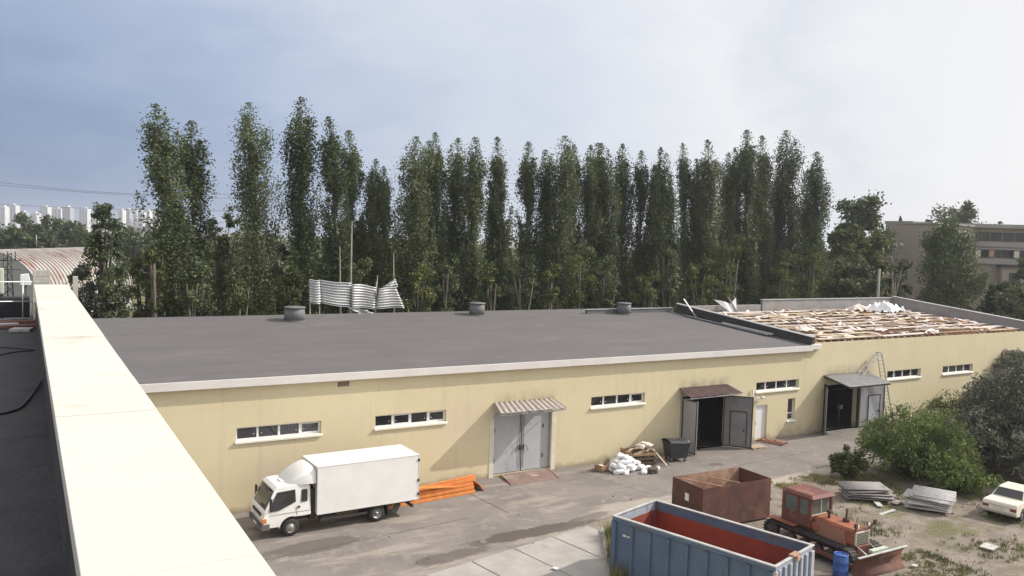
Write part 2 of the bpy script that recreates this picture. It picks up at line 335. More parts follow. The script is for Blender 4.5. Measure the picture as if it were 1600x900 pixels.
# the ground: one sheet, its covers mixed by where they lie
def ground_mat():
    m = bpy.data.materials.new('ground'); m.use_nodes = True; t = m.node_tree; b = t.nodes['Principled BSDF']; MATS['ground'] = m
    b.inputs['Roughness'].default_value = .92; b.inputs['Specular IOR Level'].default_value = .25
    co = N(t, 'ShaderNodeTexCoord'); P = co.outputs['Object']; sx = N(t, 'ShaderNodeSeparateXYZ'); t.links.new(P, sx.inputs[0])
    X, Y = sx.outputs['X'], sx.outputs['Y']
    def M(op, a, b_=None, c_=None, clamp=False):
        n = N(t, 'ShaderNodeMath', operation=op); n.use_clamp = clamp
        for i, x in enumerate((a, b_, c_)):
            if x is None: continue
            if isinstance(x, (int, float)): n.inputs[i].default_value = x
            else: t.links.new(x, n.inputs[i])
        return n.outputs[0]
    def noise(sc, det=6, ro=.6, st=None):
        n = N(t, 'ShaderNodeTexNoise'); n.inputs['Scale'].default_value = sc; n.inputs['Detail'].default_value = det; n.inputs['Roughness'].default_value = ro
        if st:
            mp = N(t, 'ShaderNodeMapping'); mp.inputs['Scale'].default_value = st; t.links.new(P, mp.inputs[0]); t.links.new(mp.outputs[0], n.inputs['Vector'])
        else: t.links.new(P, n.inputs['Vector'])
        return n.outputs[0]
    def ramp(f, lo, hi):
        r = N(t, 'ShaderNodeMapRange'); r.interpolation_type = 'SMOOTHSTEP'; r.inputs[1].default_value = lo; r.inputs[2].default_value = hi
        t.links.new(f, r.inputs[0]); return r.outputs[0]
    def mix(f, a, b_):
        n = N(t, 'ShaderNodeMixRGB')
        if isinstance(f, (int, float)): n.inputs[0].default_value = f
        else: t.links.new(f, n.inputs[0])
        for i, x in ((1, a), (2, b_)):
            if isinstance(x, tuple): n.inputs[i].default_value = rgb(x)
            else: t.links.new(x, n.inputs[i])
        return n.outputs[0]
    nA, nB, nC, nF = noise(.35), noise(1.3), noise(6, 8, .7), noise(22, 8, .75)
    nS = noise(.55, 6, .6, (.45, 1.6, 1))
    asph = mix(ramp(nA, .35, .65), (.180, .160, .149), (.225, .200, .184))
    asph = mix(ramp(nB, .52, .72), asph, (.275, .24, .212))
    asph = mix(M('MULTIPLY', ramp(nF, .55, .75), .35), asph, (.31, .285, .26))
    asph = mix(M('MULTIPLY', ramp(nC, .60, .72), .35), asph, (.13, .12, .115))
    dirt = mix(ramp(nB, .35, .65), (.185, .155, .128), (.27, .228, .188))
    dirt = mix(ramp(nC, .50, .68), dirt, (.135, .112, .09))
    dirt = mix(M('MULTIPLY', ramp(nF, .56, .72), .6), dirt, (.38, .335, .285))
    weed = mix(ramp(nC, .40, .62), (.105, .108, .048), (.165, .150, .080))
    dust = mix(ramp(nC, .4, .7), (.38, .335, .29), (.30, .265, .23))
    # asphalt lies between the wall and a wavering line about 7-9 m in front of it
    edge = M('ADD', M('MULTIPLY', M('SUBTRACT', nA, .5), 2.2), M('MULTIPLY', M('SUBTRACT', nB, .5), .9))
    line = M('ADD', M('ADD', Y, edge), M('ADD', 7.0, M('MULTIPLY', M('SUBTRACT', 1, ramp(X, 10, 26)), 6.0)))   # >0: asphalt
    c = mix(ramp(line, -.6, .1), dirt, asph)
    # pale dust strip along the asphalt's edge, and drifts of it over the left part of the yard
    band = M('SUBTRACT', 1.0, M('DIVIDE', M('ABSOLUTE', M('ADD', line, .15)), .75), clamp=True)
    c = mix(M('MULTIPLY', M('MULTIPLY', ramp(nS, .30, .52), ramp(band, 0, .6)), ramp(X, 17, 24)), c, dust)
    drift = M('MULTIPLY', ramp(nS, .50, .66), M('SUBTRACT', 1, ramp(X, 24, 32)))
    c = mix(M('MULTIPLY', drift, .85), c, (.315, .275, .238))
    # wet mud along the tyre track: a long dark patch
    def blob(cx, cy, rx, ry, rot):
        ca, sa = math.cos(rot), math.sin(rot)
        dx = M('SUBTRACT', X, cx); dy = M('SUBTRACT', Y, cy)
        u = M('DIVIDE', M('ADD', M('MULTIPLY', dx, ca), M('MULTIPLY', dy, sa)), rx); v = M('DIVIDE', M('SUBTRACT', M('MULTIPLY', dy, ca), M('MULTIPLY', dx, sa)), ry)
        d = M('ADD', M('MULTIPLY', u, u), M('MULTIPLY', v, v))
        d = M('ADD', d, M('MULTIPLY', M('SUBTRACT', nB, .5), 2.2))
        d = M('ADD', d, M('MULTIPLY', M('SUBTRACT', nC, .5), 1.0))
        return M('SUBTRACT', 1, ramp(d, .75, 1.15))
    wet = blob(19.6, -8.1, 3.4, .55, .02)
    for a in ((16.7, -8.3, .55, .28, 0), (23.0, -7.6, 1.6, .35, .2), (35.6, -3.2, .5, .35, 0), (29.5, -1.2, 2.6, .5, 0), (15, -9.0, 1.8, .5, .1), (20.5, -10.8, .5, .3, 0), (10.2, -5.6, 2.4, .7, .1)): wet = M('MAXIMUM', wet, M('MULTIPLY', blob(*a), .7))
    c = mix(M('MULTIPLY', wet, .8), c, (.072, .060, .052))
    # joints and cracks in the asphalt
    def seg(x0, y0, x1, y1, w):
        L = math.hypot(x1-x0, y1-y0); ux, uy = (x1-x0)/L, (y1-y0)/L
        dx = M('ADD', M('SUBTRACT', X, x0), M('MULTIPLY', M('SUBTRACT', nC, .5), .3)); dy = M('ADD', M('SUBTRACT', Y, y0), M('MULTIPLY', M('SUBTRACT', nB, .5), .3))
        a = M('ADD', M('MULTIPLY', dx, ux), M('MULTIPLY', dy, uy)); q = M('ABSOLUTE', M('SUBTRACT', M('MULTIPLY', dx, uy), M('MULTIPLY', dy, ux)))
        return M('MULTIPLY', M('MULTIPLY', M('LESS_THAN', q, w), M('GREATER_THAN', a, 0)), M('LESS_THAN', a, L))
    cr_ = seg(19.6, -1.9, 19.9, -5.4, .05)
    for s_ in ((6, -6.3, 18, -5.2, .03), (27, -1, 28.2, -6, .03), (36, -4, 44, -3.4, .03)): cr_ = M('MAXIMUM', cr_, seg(*s_))
    c = mix(M('MULTIPLY', cr_, .75), c, (.07, .062, .056))
    # weeds: in the dirt on the right, and everywhere beyond the buildings
    wm = M('MULTIPLY', ramp(nA, .46, .58), M('MULTIPLY', ramp(X, 33, 38), M('SUBTRACT', 1, ramp(line, -1.2, -.2))))
    out = M('MAXIMUM', ramp(Y, .5, 4), M('MAXIMUM', ramp(X, 60, 75), M('SUBTRACT', 1, ramp(Y, -34, -26))))
    c = mix(M('MAXIMUM', wm, out), c, weed)
    t.links.new(c, b.inputs['Base Color'])
    bp = N(t, 'ShaderNodeBump'); bp.inputs['Strength'].default_value = .7; bp.inputs['Distance'].default_value = .06
    hh = M('ADD', M('MULTIPLY', nC, .8), M('MULTIPLY', nF, .5)); t.links.new(hh, bp.inputs['Height']); t.links.new(bp.outputs[0], b.inputs['Normal'])
    # damp places are a little smoother
    rr = M('SUBTRACT', .94, M('MULTIPLY', wet, .35)); t.links.new(rr, b.inputs['Roughness'])
ground_mat()

# ------------------------------------------------------------------ ground
def ground():
    g = MB(); xs = [-3500, -1500, -300, -60] + [x*1.0 for x in range(-10, 91)] + [130, 300, 1500, 3500]
    ys = [-2000, -600, -120, -60] + [y*1.0 for y in range(-40, 41)] + [80, 200, 600, 2000, 4000]
    rng = random.Random(3); vs_ = []
    for y in ys:
        for x in xs:
            z = 0
            if 33 < x < 60 and -30 < y < -9: z = .10*math.sin(x*.9+1)*math.sin(y*.8)+rng.uniform(-.03, .03)
            vs_.append((x, y, z))
    nx = len(xs); fs = [(j*nx+i, j*nx+i+1, (j+1)*nx+i+1, (j+1)*nx+i) for j in range(len(ys)-1) for i in range(nx-1)]
    g.add(vs_, fs, 0, True); o = g.build('ground', 'ground', recalc=False); o['kind'] = 'structure'
ground()

sl = MB()
u = Vector((.982, .19, 0)); v = Vector((.165, -.986, 0)); o0 = Vector((11.0, -10.75, 0))
for i in range(5):
    for j in range(2):
        a = o0 + u*(i*2.3+.03) + v*(j*5.2+.03); w_ = 2.24; l_ = 5.12; zt = .035+random.uniform(-.006, .006)
        p = [a, a+v*l_, a+v*l_+u*w_, a+u*w_]
        sl.hexa([(q.x, q.y, -.05) for q in p], [(q.x, q.y, zt) for q in p])
o = sl.build('concrete_pavement', 'concrete', bevel=.015); o['kind'] = 'structure'
kb = MB(); kb.bar((19.30, -14.2, .06), (22.55, -9.35, .06), .16, .2)
o = kb.build('kerb', 'kerb', bevel=.015); o['kind'] = 'structure'

# ------------------------------------------------------------------ building shells
def wall_panel(mb, x0, x1, z0, z1, holes, y=0., depth=.3, m=0):
    xs = sorted({x0, x1, *[h[0] for h in holes], *[h[1] for h in holes]}); zs = sorted({z0, z1, *[h[2] for h in holes], *[h[3] for h in holes]})
    for i in range(len(xs)-1):
        for j in range(len(zs)-1):
            cx, cz = (xs[i]+xs[i+1])/2, (zs[j]+zs[j+1])/2
            if any(h[0] < cx < h[1] and h[2] < cz < h[3] for h in holes): continue
            mb.add([(xs[i], y, zs[j]), (xs[i+1], y, zs[j]), (xs[i+1], y, zs[j+1]), (xs[i], y, zs[j+1])], [(0, 1, 2, 3)], m)
    for (a, b, c, d) in holes:
        mb.add([(a, y, c), (b, y, c), (b, y, d), (a, y, d), (a, y+depth, c), (b, y+depth, c), (b, y+depth, d), (a, y+depth, d)],
               [(0, 3, 7, 4), (1, 5, 6, 2), (3, 2, 6, 7), (0, 4, 5, 1)], m)

def window(root, x0, x1, z0, z1, n, ajar=None, sill=True, transom=None):
    f = MB(); y0, y1 = .16, .22; t = .07
    f.box(x0, x1, y0, y1, z1-t, z1); f.box(x0, x1, y0, y1, z0, z0+t)
    st = (x1-x0)/n
    for i in range(n+1):
        c = x0+i*st; a, b = (c, c+t) if i == 0 else (c-t, c) if i == n else (c-t*.75, c+t*.75)
        f.box(a, b, y0-.004, y1, z0+t, z1-t)
    if transom: f.box(x0+t, x1-t, y0-.002, y1, transom-.04, transom+.04)
    fr = f.build('window', 'pvc', root, bevel=.008)
    for i in range(n):
        a, b = x0+i*st+t*.8, x0+(i+1)*st-t*.8
        p = MB(); tl = random.uniform(-.012, .012)
        p.hexa([(a, .195+tl, z0+t), (b, .195-tl, z0+t), (b, .205-tl, z0+t), (a, .205+tl, z0+t)], [(a, .195, z1-t), (b, .195, z1-t), (b, .205, z1-t), (a, .205, z1-t)])
        p.build('pane', 'glass', fr)
        q = MB(); hx = b-.14 if i % 2 == 0 else a+.12; q.box(hx, hx+.035, .165, .19, z0+t+.16, z0+t+.21); q.build('latch', 'pvc', fr)
        if ajar is not None and i in ajar:
            s_ = MB(); q = .045     # a sash tilted inwards in its frame
            for (u0, u1, w0, w1) in ((a, b, z0+t, z0+t+q), (a, b, z1-t-q, z1-t), (a, a+q, z0+t+q, z1-t-q), (b-q, b, z0+t+q, z1-t-q)): s_.box(u0, u1, .150, .188, w0, w1)
            s_.build('sash', 'pvc', fr, bevel=.006)
    if sill:
        s_ = MB(); s_.hexa([(x0-.06, -.10, z0-.115), (x1+.06, -.10, z0-.115), (x1+.06, -.002, z0-.10), (x0-.06, -.002, z0-.10)], [(x0-.06, -.10, z0-.03), (x1+.06, -.10, z0-.03), (x1+.06, -.002, z0-.002), (x0-.06, -.002, z0-.002)])
        s_.box(x0+.004, x1-.004, -.001, .17, z0-.05, z0+.012)
        s_.build('sill', 'sill', fr, bevel=.006)
    return fr

def corrugated(x0b, x1b, zb, x0f, x1f, yf, zf, waves, amp, mats, name, root, thick=.012, yb=-.02, uneven=0.):
    c = MB(); n = waves*6; rows = 7; vs_ = []; fs = []; ms = []
    for j in range(rows+1):
        s_ = j/rows
        for i in range(n+1):
            t = i/n; xa = x0b+(x1b-x0b)*t; xf_ = x0f+(x1f-x0f)*t; k = int(t*waves*.999)
            ext = random.Random(k*7+3).uniform(-uneven, uneven)*s_
            z = zb+(zf-zb)*s_+amp*math.sin(t*waves*2*math.pi)
            vs_.append((xa+(xf_-xa)*s_, yb+(yf-yb)*(s_+ext), z))
    for j in range(rows):
        for i in range(n):
            ph = (i % 6)/6.0; c.add([], [], 0)
            fs.append((j*(n+1)+i, j*(n+1)+i+1, (j+1)*(n+1)+i+1, (j+1)*(n+1)+i)); ms.append(1 if ph >= .5 and len(mats) > 1 else 0)
    k = len(c.v); c.v += vs_; c.f += [tuple(q+k for q in f) for f in fs]; c.m += ms; c.sm += [True]*len(fs)
    return c.build(name, mats, root, solid=thick)

wh = thing('warehouse', 'long low ochre warehouse with a flat grey bitumen roof and white eaves band', 'building', (0, 0, 0))
W_MAIN = [(8.38, 12.38, 3.37, 4.0), (15.16, 19.12, 3.37, 4.0), (28.54, 32.57, 3.37, 4.0), (42.18, 46.35, 3.37, 4.0)]
D1 = (22.07, 25.80, .10, 3.58); G1 = (35.60, 39.55, 0, 3.5); SD = (42.25, 43.35, .10, 2.42); NW = (45.35, 46.08, 1.15, 2.68)
wl_ = MB(); wall_panel(wl_, -1.0, 47.5, 0, 6.0, W_MAIN+[D1, G1, SD, NW], depth=.35)
slope = .0715
def rz_(y): return 6.30+slope*(y+.25)
wl_.add([(-1, 0, 0), (-1, 16.5, 0), (-1, 16.5, rz_(16.5)-.1), (-1, 0, 6.0)], [(0, 1, 2, 3)])
wl_.add([(-1, 16.5, 0), (47.5, 16.5, 0), (47.5, 16.5, rz_(16.5)-.1), (-1, 16.5, rz_(16.5)-.1)], [(0, 1, 2, 3)])
wl_.build('wall', 'facade', wh, recalc=False)
r_ = MB(); r_.prism([(-.23, 6.02), (16.7, 7.05), (16.7, rz_(16.7)), (-.23, rz_(-.23))], 'x', -1.2, 47.42); rfm = r_.build('roof', 'bitumen', wh)
r_ = MB()
for k in range(8):
    y = 1.1+k*2.0+random.uniform(-.04, .04); x = -1.1
    while x < 47.2:
        L = min(random.uniform(6, 10), 47.3-x); r_.hexa([(x, y, rz_(y)+.001), (x+L, y, rz_(y)+.001), (x+L, y+.10, rz_(y+.1)+.001), (x, y+.10, rz_(y+.1)+.001)], [(x, y, rz_(y)+.004), (x+L, y, rz_(y)+.004), (x+L, y+.10, rz_(y+.1)+.0035), (x, y+.10, rz_(y+.1)+.0035)]); x += L+.02
r_.build('felt_seam', 'bitumen', rfm)
r_ = MB(); r_.box(-1.22, 47.30, -.30, -.232, 5.95, 6.33); r_.box(47.33, 48.25, -.26, -.03, 6.04, 6.38); r_.build('fascia', 'white_band', wh, bevel=.012)
r_ = MB(); r_.box(-1.2, 47.28, -.229, -.004, 5.96, 6.015); r_.build('soffit', 'white_band', wh)
# parapet wall between the two roofs, and the low kerb at the back of the roof
def gp(y): return 6.88+.0835*(y-.1)
r_ = MB(); r_.prism([(-.05, 6.06), (14.0, 6.06), (14.0, gp(14.0)), (-.05, gp(-.05))], 'x', 47.45, 47.72); gpw = r_.build('roof_parapet', 'bitumen_dark', wh, bevel=.01)
r_ = MB(); r_.prism([(-.10, gp(-.1)+.004), (14.05, gp(14.05)+.004), (14.05, gp(14.05)+.05), (-.10, gp(-.1)+.05)], 'x', 47.36, 47.80); r_.build('coping', 'zinc', gpw)
r_ = MB(); r_.box(38.4, 47.44, 14.3, 14.55, 6.9, 7.66); kw = r_.build('roof_kerb', 'vent_grey', wh, bevel=.02)
r_ = MB(); r_.box(38.3, 47.35, 14.24, 14.61, 7.664, 7.69); r_.build('coping', 'zinc', kw)
for (vx, vy, w_) in ((15.1, 14.4, 1.28), (28.85, 15.0, 1.15), (41.75, 13.9, 1.12)):
    z0 = rz_(vy)-.02; q = MB(); q.tube([(vx, vy, z0), (vx, vy, z0+.86)], [w_*.52, w_*.50], n=14)
    ve = q.build('roof_vent', 'vent_grey', wh)
    q = MB(); q.lathe([(0, z0+.97), (w_*.47, z0+.94), (w_*.56, z0+.90), (w_*.56, z0+.865), (0, z0+.865)], c=(vx, vy, 0), n=14); q.build('vent_cap', 'vent_grey', ve)
    q = MB(); q.tube([(vx, vy, z0-.05), (vx, vy, z0+.07)], [w_*.60, w_*.56], n=18); q.build('vent_curb', 'bitumen', ve, bevel=.02)
window(wh, *W_MAIN[0], 4, ajar=[3]); window(wh, *W_MAIN[1], 4, ajar=[1, 3]); window(wh, *W_MAIN[2], 4, ajar=[3]); window(wh, *W_MAIN[3], 4)
window(wh, *NW, 1, transom=1.62)
q = MB()
for k in range(5): q.box(13.2, 13.72, -.015, -.004, 5.63+k*.042, 5.655+k*.042)
q.box(13.16, 13.76, -.004+.0, .02, 5.6, 5.85); q.build('wall_vent', 'corr_rust', wh)
q = MB(); q.box(4.9, 5.05, -.22, -.01, 2.2, 2.32); q.box(4.93, 5.02, -.2, -.02, 2.0, 2.2); q.build('wall_lamp', 'black_plastic', wh)
# double steel door with its white reveals
for (a, b) in ((21.78, 22.05), (25.82, 26.10)):
    q = MB(); q.box(a, b, -.025, -.003, 0, 3.75); q.build('door_surround', 'plaster_white', wh)
for k, (a, b) in enumerate(((22.10, 23.90), (23.96, 25.77))):
    q = MB(); q.box(a, b, .18, .24, .13, 3.56); lf = q.build('door_leaf', 'door_grey', wh, bevel=.008)
    q = MB()
    for (x0, x1, z0, z1) in ((a+.01, b-.01, .15, .20), (a+.01, b-.01, 3.48, 3.53), (a+.01, a+.06, .2, 3.48), (b-.06, b-.01, .2, 3.48)): q.box(x0, x1, .168, .182, z0, z1)
    q.build('frame', 'door_grey', lf)
    q = MB(); hx = b-.09 if k == 0 else a+.09
    q.tube([(hx, .14, .3), (hx, .14, 3.3)], .014, 6)
    dx = -.32 if k == 0 else .32
    q.tube([(hx, .13, 1.55), (hx+dx*.5, .10, 1.58), (hx+dx, .12, 1.22)], .014, 6); q.box(hx-.05, hx+.05, .12, .17, 1.32, 1.6)
    q.build('lock_bar', 'gate_dark', lf)
    hx = a+.05 if k == 0 else b-.45
    for z in (.75, 2.45):
        q = MB(); q.box(hx, hx+.05, .14, .178, z, z+.22); q.build('handle', 'gate_dark', lf)
q = MB(); q.box(22.07, 25.80, .02, .34, .0, .098); q.build('threshold', 'concrete_old', wh)
# canopies
cn = corrugated(22.0, 25.85, 4.16, 21.75, 26.0, -1.22, 3.79, 12, .026, ['corr_white', 'corr_rust'], 'canopy', wh, uneven=.04)
q = MB(); q.bar((21.85, -1.16, 3.70), (25.95, -1.16, 3.70), .05, .06)
for x in (21.9, 25.75): q.bar((x, -.02, 4.05), (x, -1.15, 3.73), .05, .05); q.bar((x, -.02, 3.35), (x, -1.1, 3.70), .04, .04)
q.build('canopy_frame', 'steel', cn)
cn = corrugated(35.35, 39.45, 4.08, 35.15, 39.65, -1.25, 3.70, 16, .022, ['rust_dark'], 'canopy', wh, uneven=.03)
q = MB(); q.bar((35.2, -1.2, 3.62), (39.6, -1.2, 3.64), .05, .06)
for x in (35.4, 39.4): q.bar((x, -.02, 3.96), (x, -1.18, 3.66), .05, .05); q.bar((x, -.02, 3.3), (x, -1.1, 3.6), .04, .04)
q.build('canopy_frame', 'gate_light', cn)
# gate of the first bay: left leaf folded out, right leaf swung wide with a wicket door in it
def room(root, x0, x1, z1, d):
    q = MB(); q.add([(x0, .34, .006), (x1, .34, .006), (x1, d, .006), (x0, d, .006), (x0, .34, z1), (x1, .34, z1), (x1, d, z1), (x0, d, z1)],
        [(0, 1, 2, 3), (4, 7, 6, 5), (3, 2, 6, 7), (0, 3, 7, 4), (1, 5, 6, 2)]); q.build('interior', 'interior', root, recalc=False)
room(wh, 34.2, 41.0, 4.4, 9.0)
q = MB(); q.box(37.7, 38.8, 1.6, 2.6, .01, 1.5); q.box(37.75, 38.75, 1.55, 1.6, .3, 1.3, 1); q.build('workbench', ['gate_dark', 'interior'], wh, bevel=.03)
def gate_leaf(root, hinge, direc, w, z0, z1, m, wicket=None, wm='gate_grey'):
    d = Vector((direc[0], direc[1], 0)).normalized(); h = Vector((hinge[0], hinge[1], 0)); n = Vector((-d.y, d.x, 0))
    def P(u_, off, z): p = h+d*u_+n*off; return (p.x, p.y, z)
    def slab(mb, u0, u1, za, zb, o0_, o1_): mb.hexa([P(u0, o0_, za), P(u1, o0_, za), P(u1, o1_, za), P(u0, o1_, za)], [P(u0, o0_, zb), P(u1, o0_, zb), P(u1, o1_, zb), P(u0, o1_, zb)])
    q = MB(); slab(q, 0, w, z0, z1, -.025, .025); lf = q.build('gate_leaf', m, root, bevel=.006)
    q = MB()
    for s_ in (-1, 1):
        a, b = (.027, .055) if s_ > 0 else (-.055, -.027)
        slab(q, .0, w, z0, z0+.07, a, b); slab(q, 0, w, z1-.07, z1, a, b); slab(q, 0, .07, z0+.07, z1-.07, a, b); slab(q, w-.07, w, z0+.07, z1-.07, a, b)
    q.build('leaf_frame', 'gate_dark', lf)
    if wicket:
        u0, u1, zt = wicket; q = MB()
        for a, b in ((.027, .04), (-.04, -.027)): slab(q, u0, u1, z0+.15, zt, a, b)
        wk = q.build('wicket_door', wm, lf)
        q = MB()
        for a, b in ((.028, .06), (-.06, -.028)):
            slab(q, u0-.07, u0-.004, z0+.12, zt+.07, a, b); slab(q, u1+.004, u1+.07, z0+.12, zt+.07, a, b); slab(q, u0, u1, zt+.004, zt+.07, a, b)
        q.build('wicket_frame', 'gate_dark', wk)
        q = MB(); slab(q, u1-.16, u1-.08, 1.1, 1.25, .045, .09); slab(q, u1-.16, u1-.08, 1.1, 1.25, -.09, -.045); q.build('handle', 'gate_dark', wk)
    return lf
gate_leaf(wh, (35.66, -.06), (.10, -1), 1.2, .06, 3.42, 'gate_light')
gate_leaf(wh, (39.20, -.06), (1.1, -1.30), 1.85, .05, 3.40, 'gate_grey', (.50, 1.45, 2.35))
for a_ in ((35.50, 35.60, -.06, -.004, 0, 3.9), (39.55, 39.68, -.05, -.004, 0, 3.6)): q = MB(); q.box(*a_); q.build('gate_post', 'gate_light', wh)
# service door, pipe with lamp arm, drain
q = MB(); q.box(42.28, 43.18, .13, .19, .12, 2.40); sdv = q.build('door', 'pvc', wh, bevel=.01)
q = MB(); q.box(42.36, 42.44, .09, .128, 1.1, 1.28); q.build('handle', 'steel', sdv)
q = MB(); q.box(43.19, 43.348, .12, .2, .12, 2.41); q.build('door_frame', 'pvc', wh)
q = MB(); q.tube([(41.78, -.10, 1.6), (41.80, -.10, 3.62)], .05, 8); q.tube([(41.80, -.10, 3.02), (42.5, -.14, 3.0)], .03, 8); q.tube([(42.45, -.14, 3.0), (42.75, -.2, 2.97)], [.06, .09], 8); q.build('lamp_pipe', 'white_band', wh)

# second section, its roof stripped for repair
ex = thing('warehouse_extension', 'ochre right hand wing of the warehouse with its roof covering stripped off', 'building')
W_EX = [(56.15, 60.31, 3.37, 4.0), (63.21, 67.39, 3.37, 4.0)]; G2 = (49.2, 52.7, 0, 3.35)
wl_ = MB(); wall_panel(wl_, 47.5, 75.2, 0, 6.48, W_EX+[G2], depth=.35)
wl_.add([(75.2, 0, 0), (75.2, 13.5, 0), (75.2, 13.5, 7.3), (75.2, 0, 6.48)], [(0, 1, 2, 3)]); wl_.add([(47.5, 13.5, 0), (75.2, 13.5, 0), (75.2, 13.5, 7.3), (47.5, 13.5, 7.3)], [(0, 3, 2, 1)])
wl_.build('wall', 'facade', ex, recalc=False)
def ez(y): return 6.40+.066*y
r_ = MB(); r_.prism([(.02, 6.1), (13.4, 6.9), (13.4, ez(13.4)), (.02, ez(.02))], 'x', 47.74, 74.96); r_.build('roof', 'roof_deck', ex)
def rp(y): return 7.30+.094*(y-.25)
r_ = MB(); r_.prism([(.02, 6.49), (12.8, 6.49), (12.8, rp(12.8)), (.25, rp(.25)), (.02, 7.2)], 'x', 74.97, 75.26); pw = r_.build('roof_parapet', 'parapet_grey', ex, bevel=.01)
r_ = MB(); r_.prism([(-.04, rp(-.04)+.004), (12.9, rp(12.9)+.004), (12.9, rp(12.9)+.06), (-.04, rp(-.04)+.06)], 'x', 74.88, 75.36); r_.build('coping', 'zinc', pw)
r_ = MB(); r_.box(56.5, 74.96, 12.85, 13.1, 7.0, 8.36); pw = r_.build('roof_parapet', 'parapet_grey', ex, bevel=.01)
r_ = MB(); r_.box(56.4, 75.3, 12.78, 13.17, 8.364, 8.42); r_.build('coping', 'zinc', pw)
r_ = MB(); r_.box(47.8, 56.35, 12.9, 13.15, 7.0, 7.95); r_.build('roof_kerb', 'parapet_grey', ex, bevel=.02)
rn = random.Random(5)
x = 48.2
while x < 74.8:          # rafters across the slope, showing between the battens
    q = MB(); q.bar((x, .15, ez(.15)+.07), (x+rn.uniform(-.05, .05), 12.7, ez(12.7)+.07), .11, .13); q.build('rafter', rn.choice(['wood_orange', 'wood_mid', 'wood_orange', 'wood_pale']), ex); x += .78
for k in range(10):      # long rows of battens along the building
    y = .55+k*1.27; x = 48.3+rn.uniform(0, .5)
    while x < 74.0:
        L = min(rn.uniform(4.5, 8.0), 74.8-x)
        if rn.random() < .94:
            q = MB(); w_ = rn.uniform(.22, .52); q.bar((x, y+rn.uniform(-.12, .12), ez(y)+.20), (x+L, y+rn.uniform(-.12, .12), ez(y)+.20+rn.uniform(-.01, .03)), w_, .06)
            q.build('batten', rn.choice(['wood_pale', 'foam', 'foam', 'wood_pale', 'foam', 'wood_mid']), ex, recalc=False)
        x += L+rn.uniform(.02, .6)
window(ex, *W_EX[0], 4); window(ex, *W_EX[1], 4)
cn = corrugated(48.85, 53.7, 4.12, 48.85, 53.45, -2.25, 3.63, 22, .022, ['tile_grey'], 'canopy', ex)
q = MB(); q.bar((48.9, -2.18, 3.55), (53.4, -2.18, 3.55), .06, .08)
for xx in (48.95, 53.4): q.bar((xx, -.02, 3.98), (xx, -2.15, 3.56), .06, .06); q.bar((xx, -.02, 3.0), (xx, -1.9, 3.5), .05, .05)
q.build('canopy_frame', 'gate_dark', cn)
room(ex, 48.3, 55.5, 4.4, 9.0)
gate_leaf(ex, (49.16, -.05), (-.70, -.66), 1.2, .05, 3.3, 'gate_light')
gate_leaf(ex, (52.74, -.20), (1, -.10), 2.55, .06, 3.25, 'gate_light', (.95, 2.05, 2.35), 'door_grey')
for a_ in ((49.04, 49.19, -.07, -.004, 0, 3.5), (52.71, 52.83, -.08, -.004, 0, 3.5)): q = MB(); q.box(*a_); q.build('gate_post', 'gate_dark', ex)
q = MB(); q.tube([(52.0, .9, .02), (51.9, .85, 1.0), (52.0, .8, 1.45)], [.03, .03, .02], 6); q.box(51.85, 52.1, .7, .95, 1.3, 1.6); q.build('tool_stand', 'gate_grey', ex)

ln = thing('lean_to_shed', 'grey concrete lean-to at the right end of the ochre wing, under a leafy flat roof', 'shed')
q = MB(); q.box(70.6, 79, -2.4, -.02, 0, 3.62); q.build('wall', 'concrete_old', ln, bevel=.02)
q = MB(); q.box(70.35, 79.2, -2.7, -.01, 3.64, 3.86); q.build('roof', 'bitumen', ln, bevel=.02)

# ------------------------------------------------------------------ near building with the pale parapet
nb = thing('near_building', 'roof corner with a broad cream parapet in the left foreground', 'building')
q = MB(); q.box(.24, .76, -52, -18.25, 0, 11.69); q.box(-9, .239, -52, -17.0, 0, 10.95); q.build('wall', 'facade', nb)
q = MB(); q.box(-9.2, .235, -52, -16.8, 10.96, 11.02); q.build('roof', 'bitumen_dark', nb)
q = MB(); q.box(.205, .236, -52, -18.25, 11.024, 11.68); q.build('parapet_lining', 'bitumen_dark', nb)
yb = -18.2; q = MB()
for L in (1.9, 1.55, 2.2, 1.65, 2.3, 1.75, 1.25, 1.5, 1.5, 1.5, 1.5, 1.5, 1.5, 1.5, 1.5, 1.5, 1.5, 1.5):
    y2 = yb-L; q.box(.175, .815, y2+.004, yb-.004, 11.692+random.uniform(0, .002), 11.80+random.uniform(-.004, .004)); yb = y2
q.build('coping', 'cap_cream', nb, bevel=.004)

def cable(label, pts, r=.014):
    q = MB(); P = [Vector(p) for p in pts]; out = []
    for i in range(len(P)-1):
        p0, p1, p2, p3 = P[max(i-1, 0)], P[i], P[i+1], P[min(i+2, len(P)-1)]
        for k in range(6):
            t = k/6; out.append(.5*((2*p1)+(p2-p0)*t+(2*p0-5*p1+4*p2-p3)*t*t+(3*p1-p0-3*p2+p3)*t**3))
    out.append(P[-1]); q.tube(out, r, 6); return tag(q.build('cable', 'wire'), label, 'cable')
cable('black cable lying across the dark roof beside the parapet, the nearer one', [(-1.5, -27.9, 11.035), (-.45, -28.2, 11.035), (-.12, -28.1, 11.035), (.02, -27.6, 11.04), (.19, -26.2, 11.05)])
cable('thin black cable looped on the dark roof, the one farther from the camera', [(-1.6, -22.6, 11.035), (-.55, -22.5, 11.035), (.0, -22.9, 11.035), (.12, -23.1, 11.035), (-.2, -23.3, 11.035), (-.7, -24.2, 11.035)], .011)

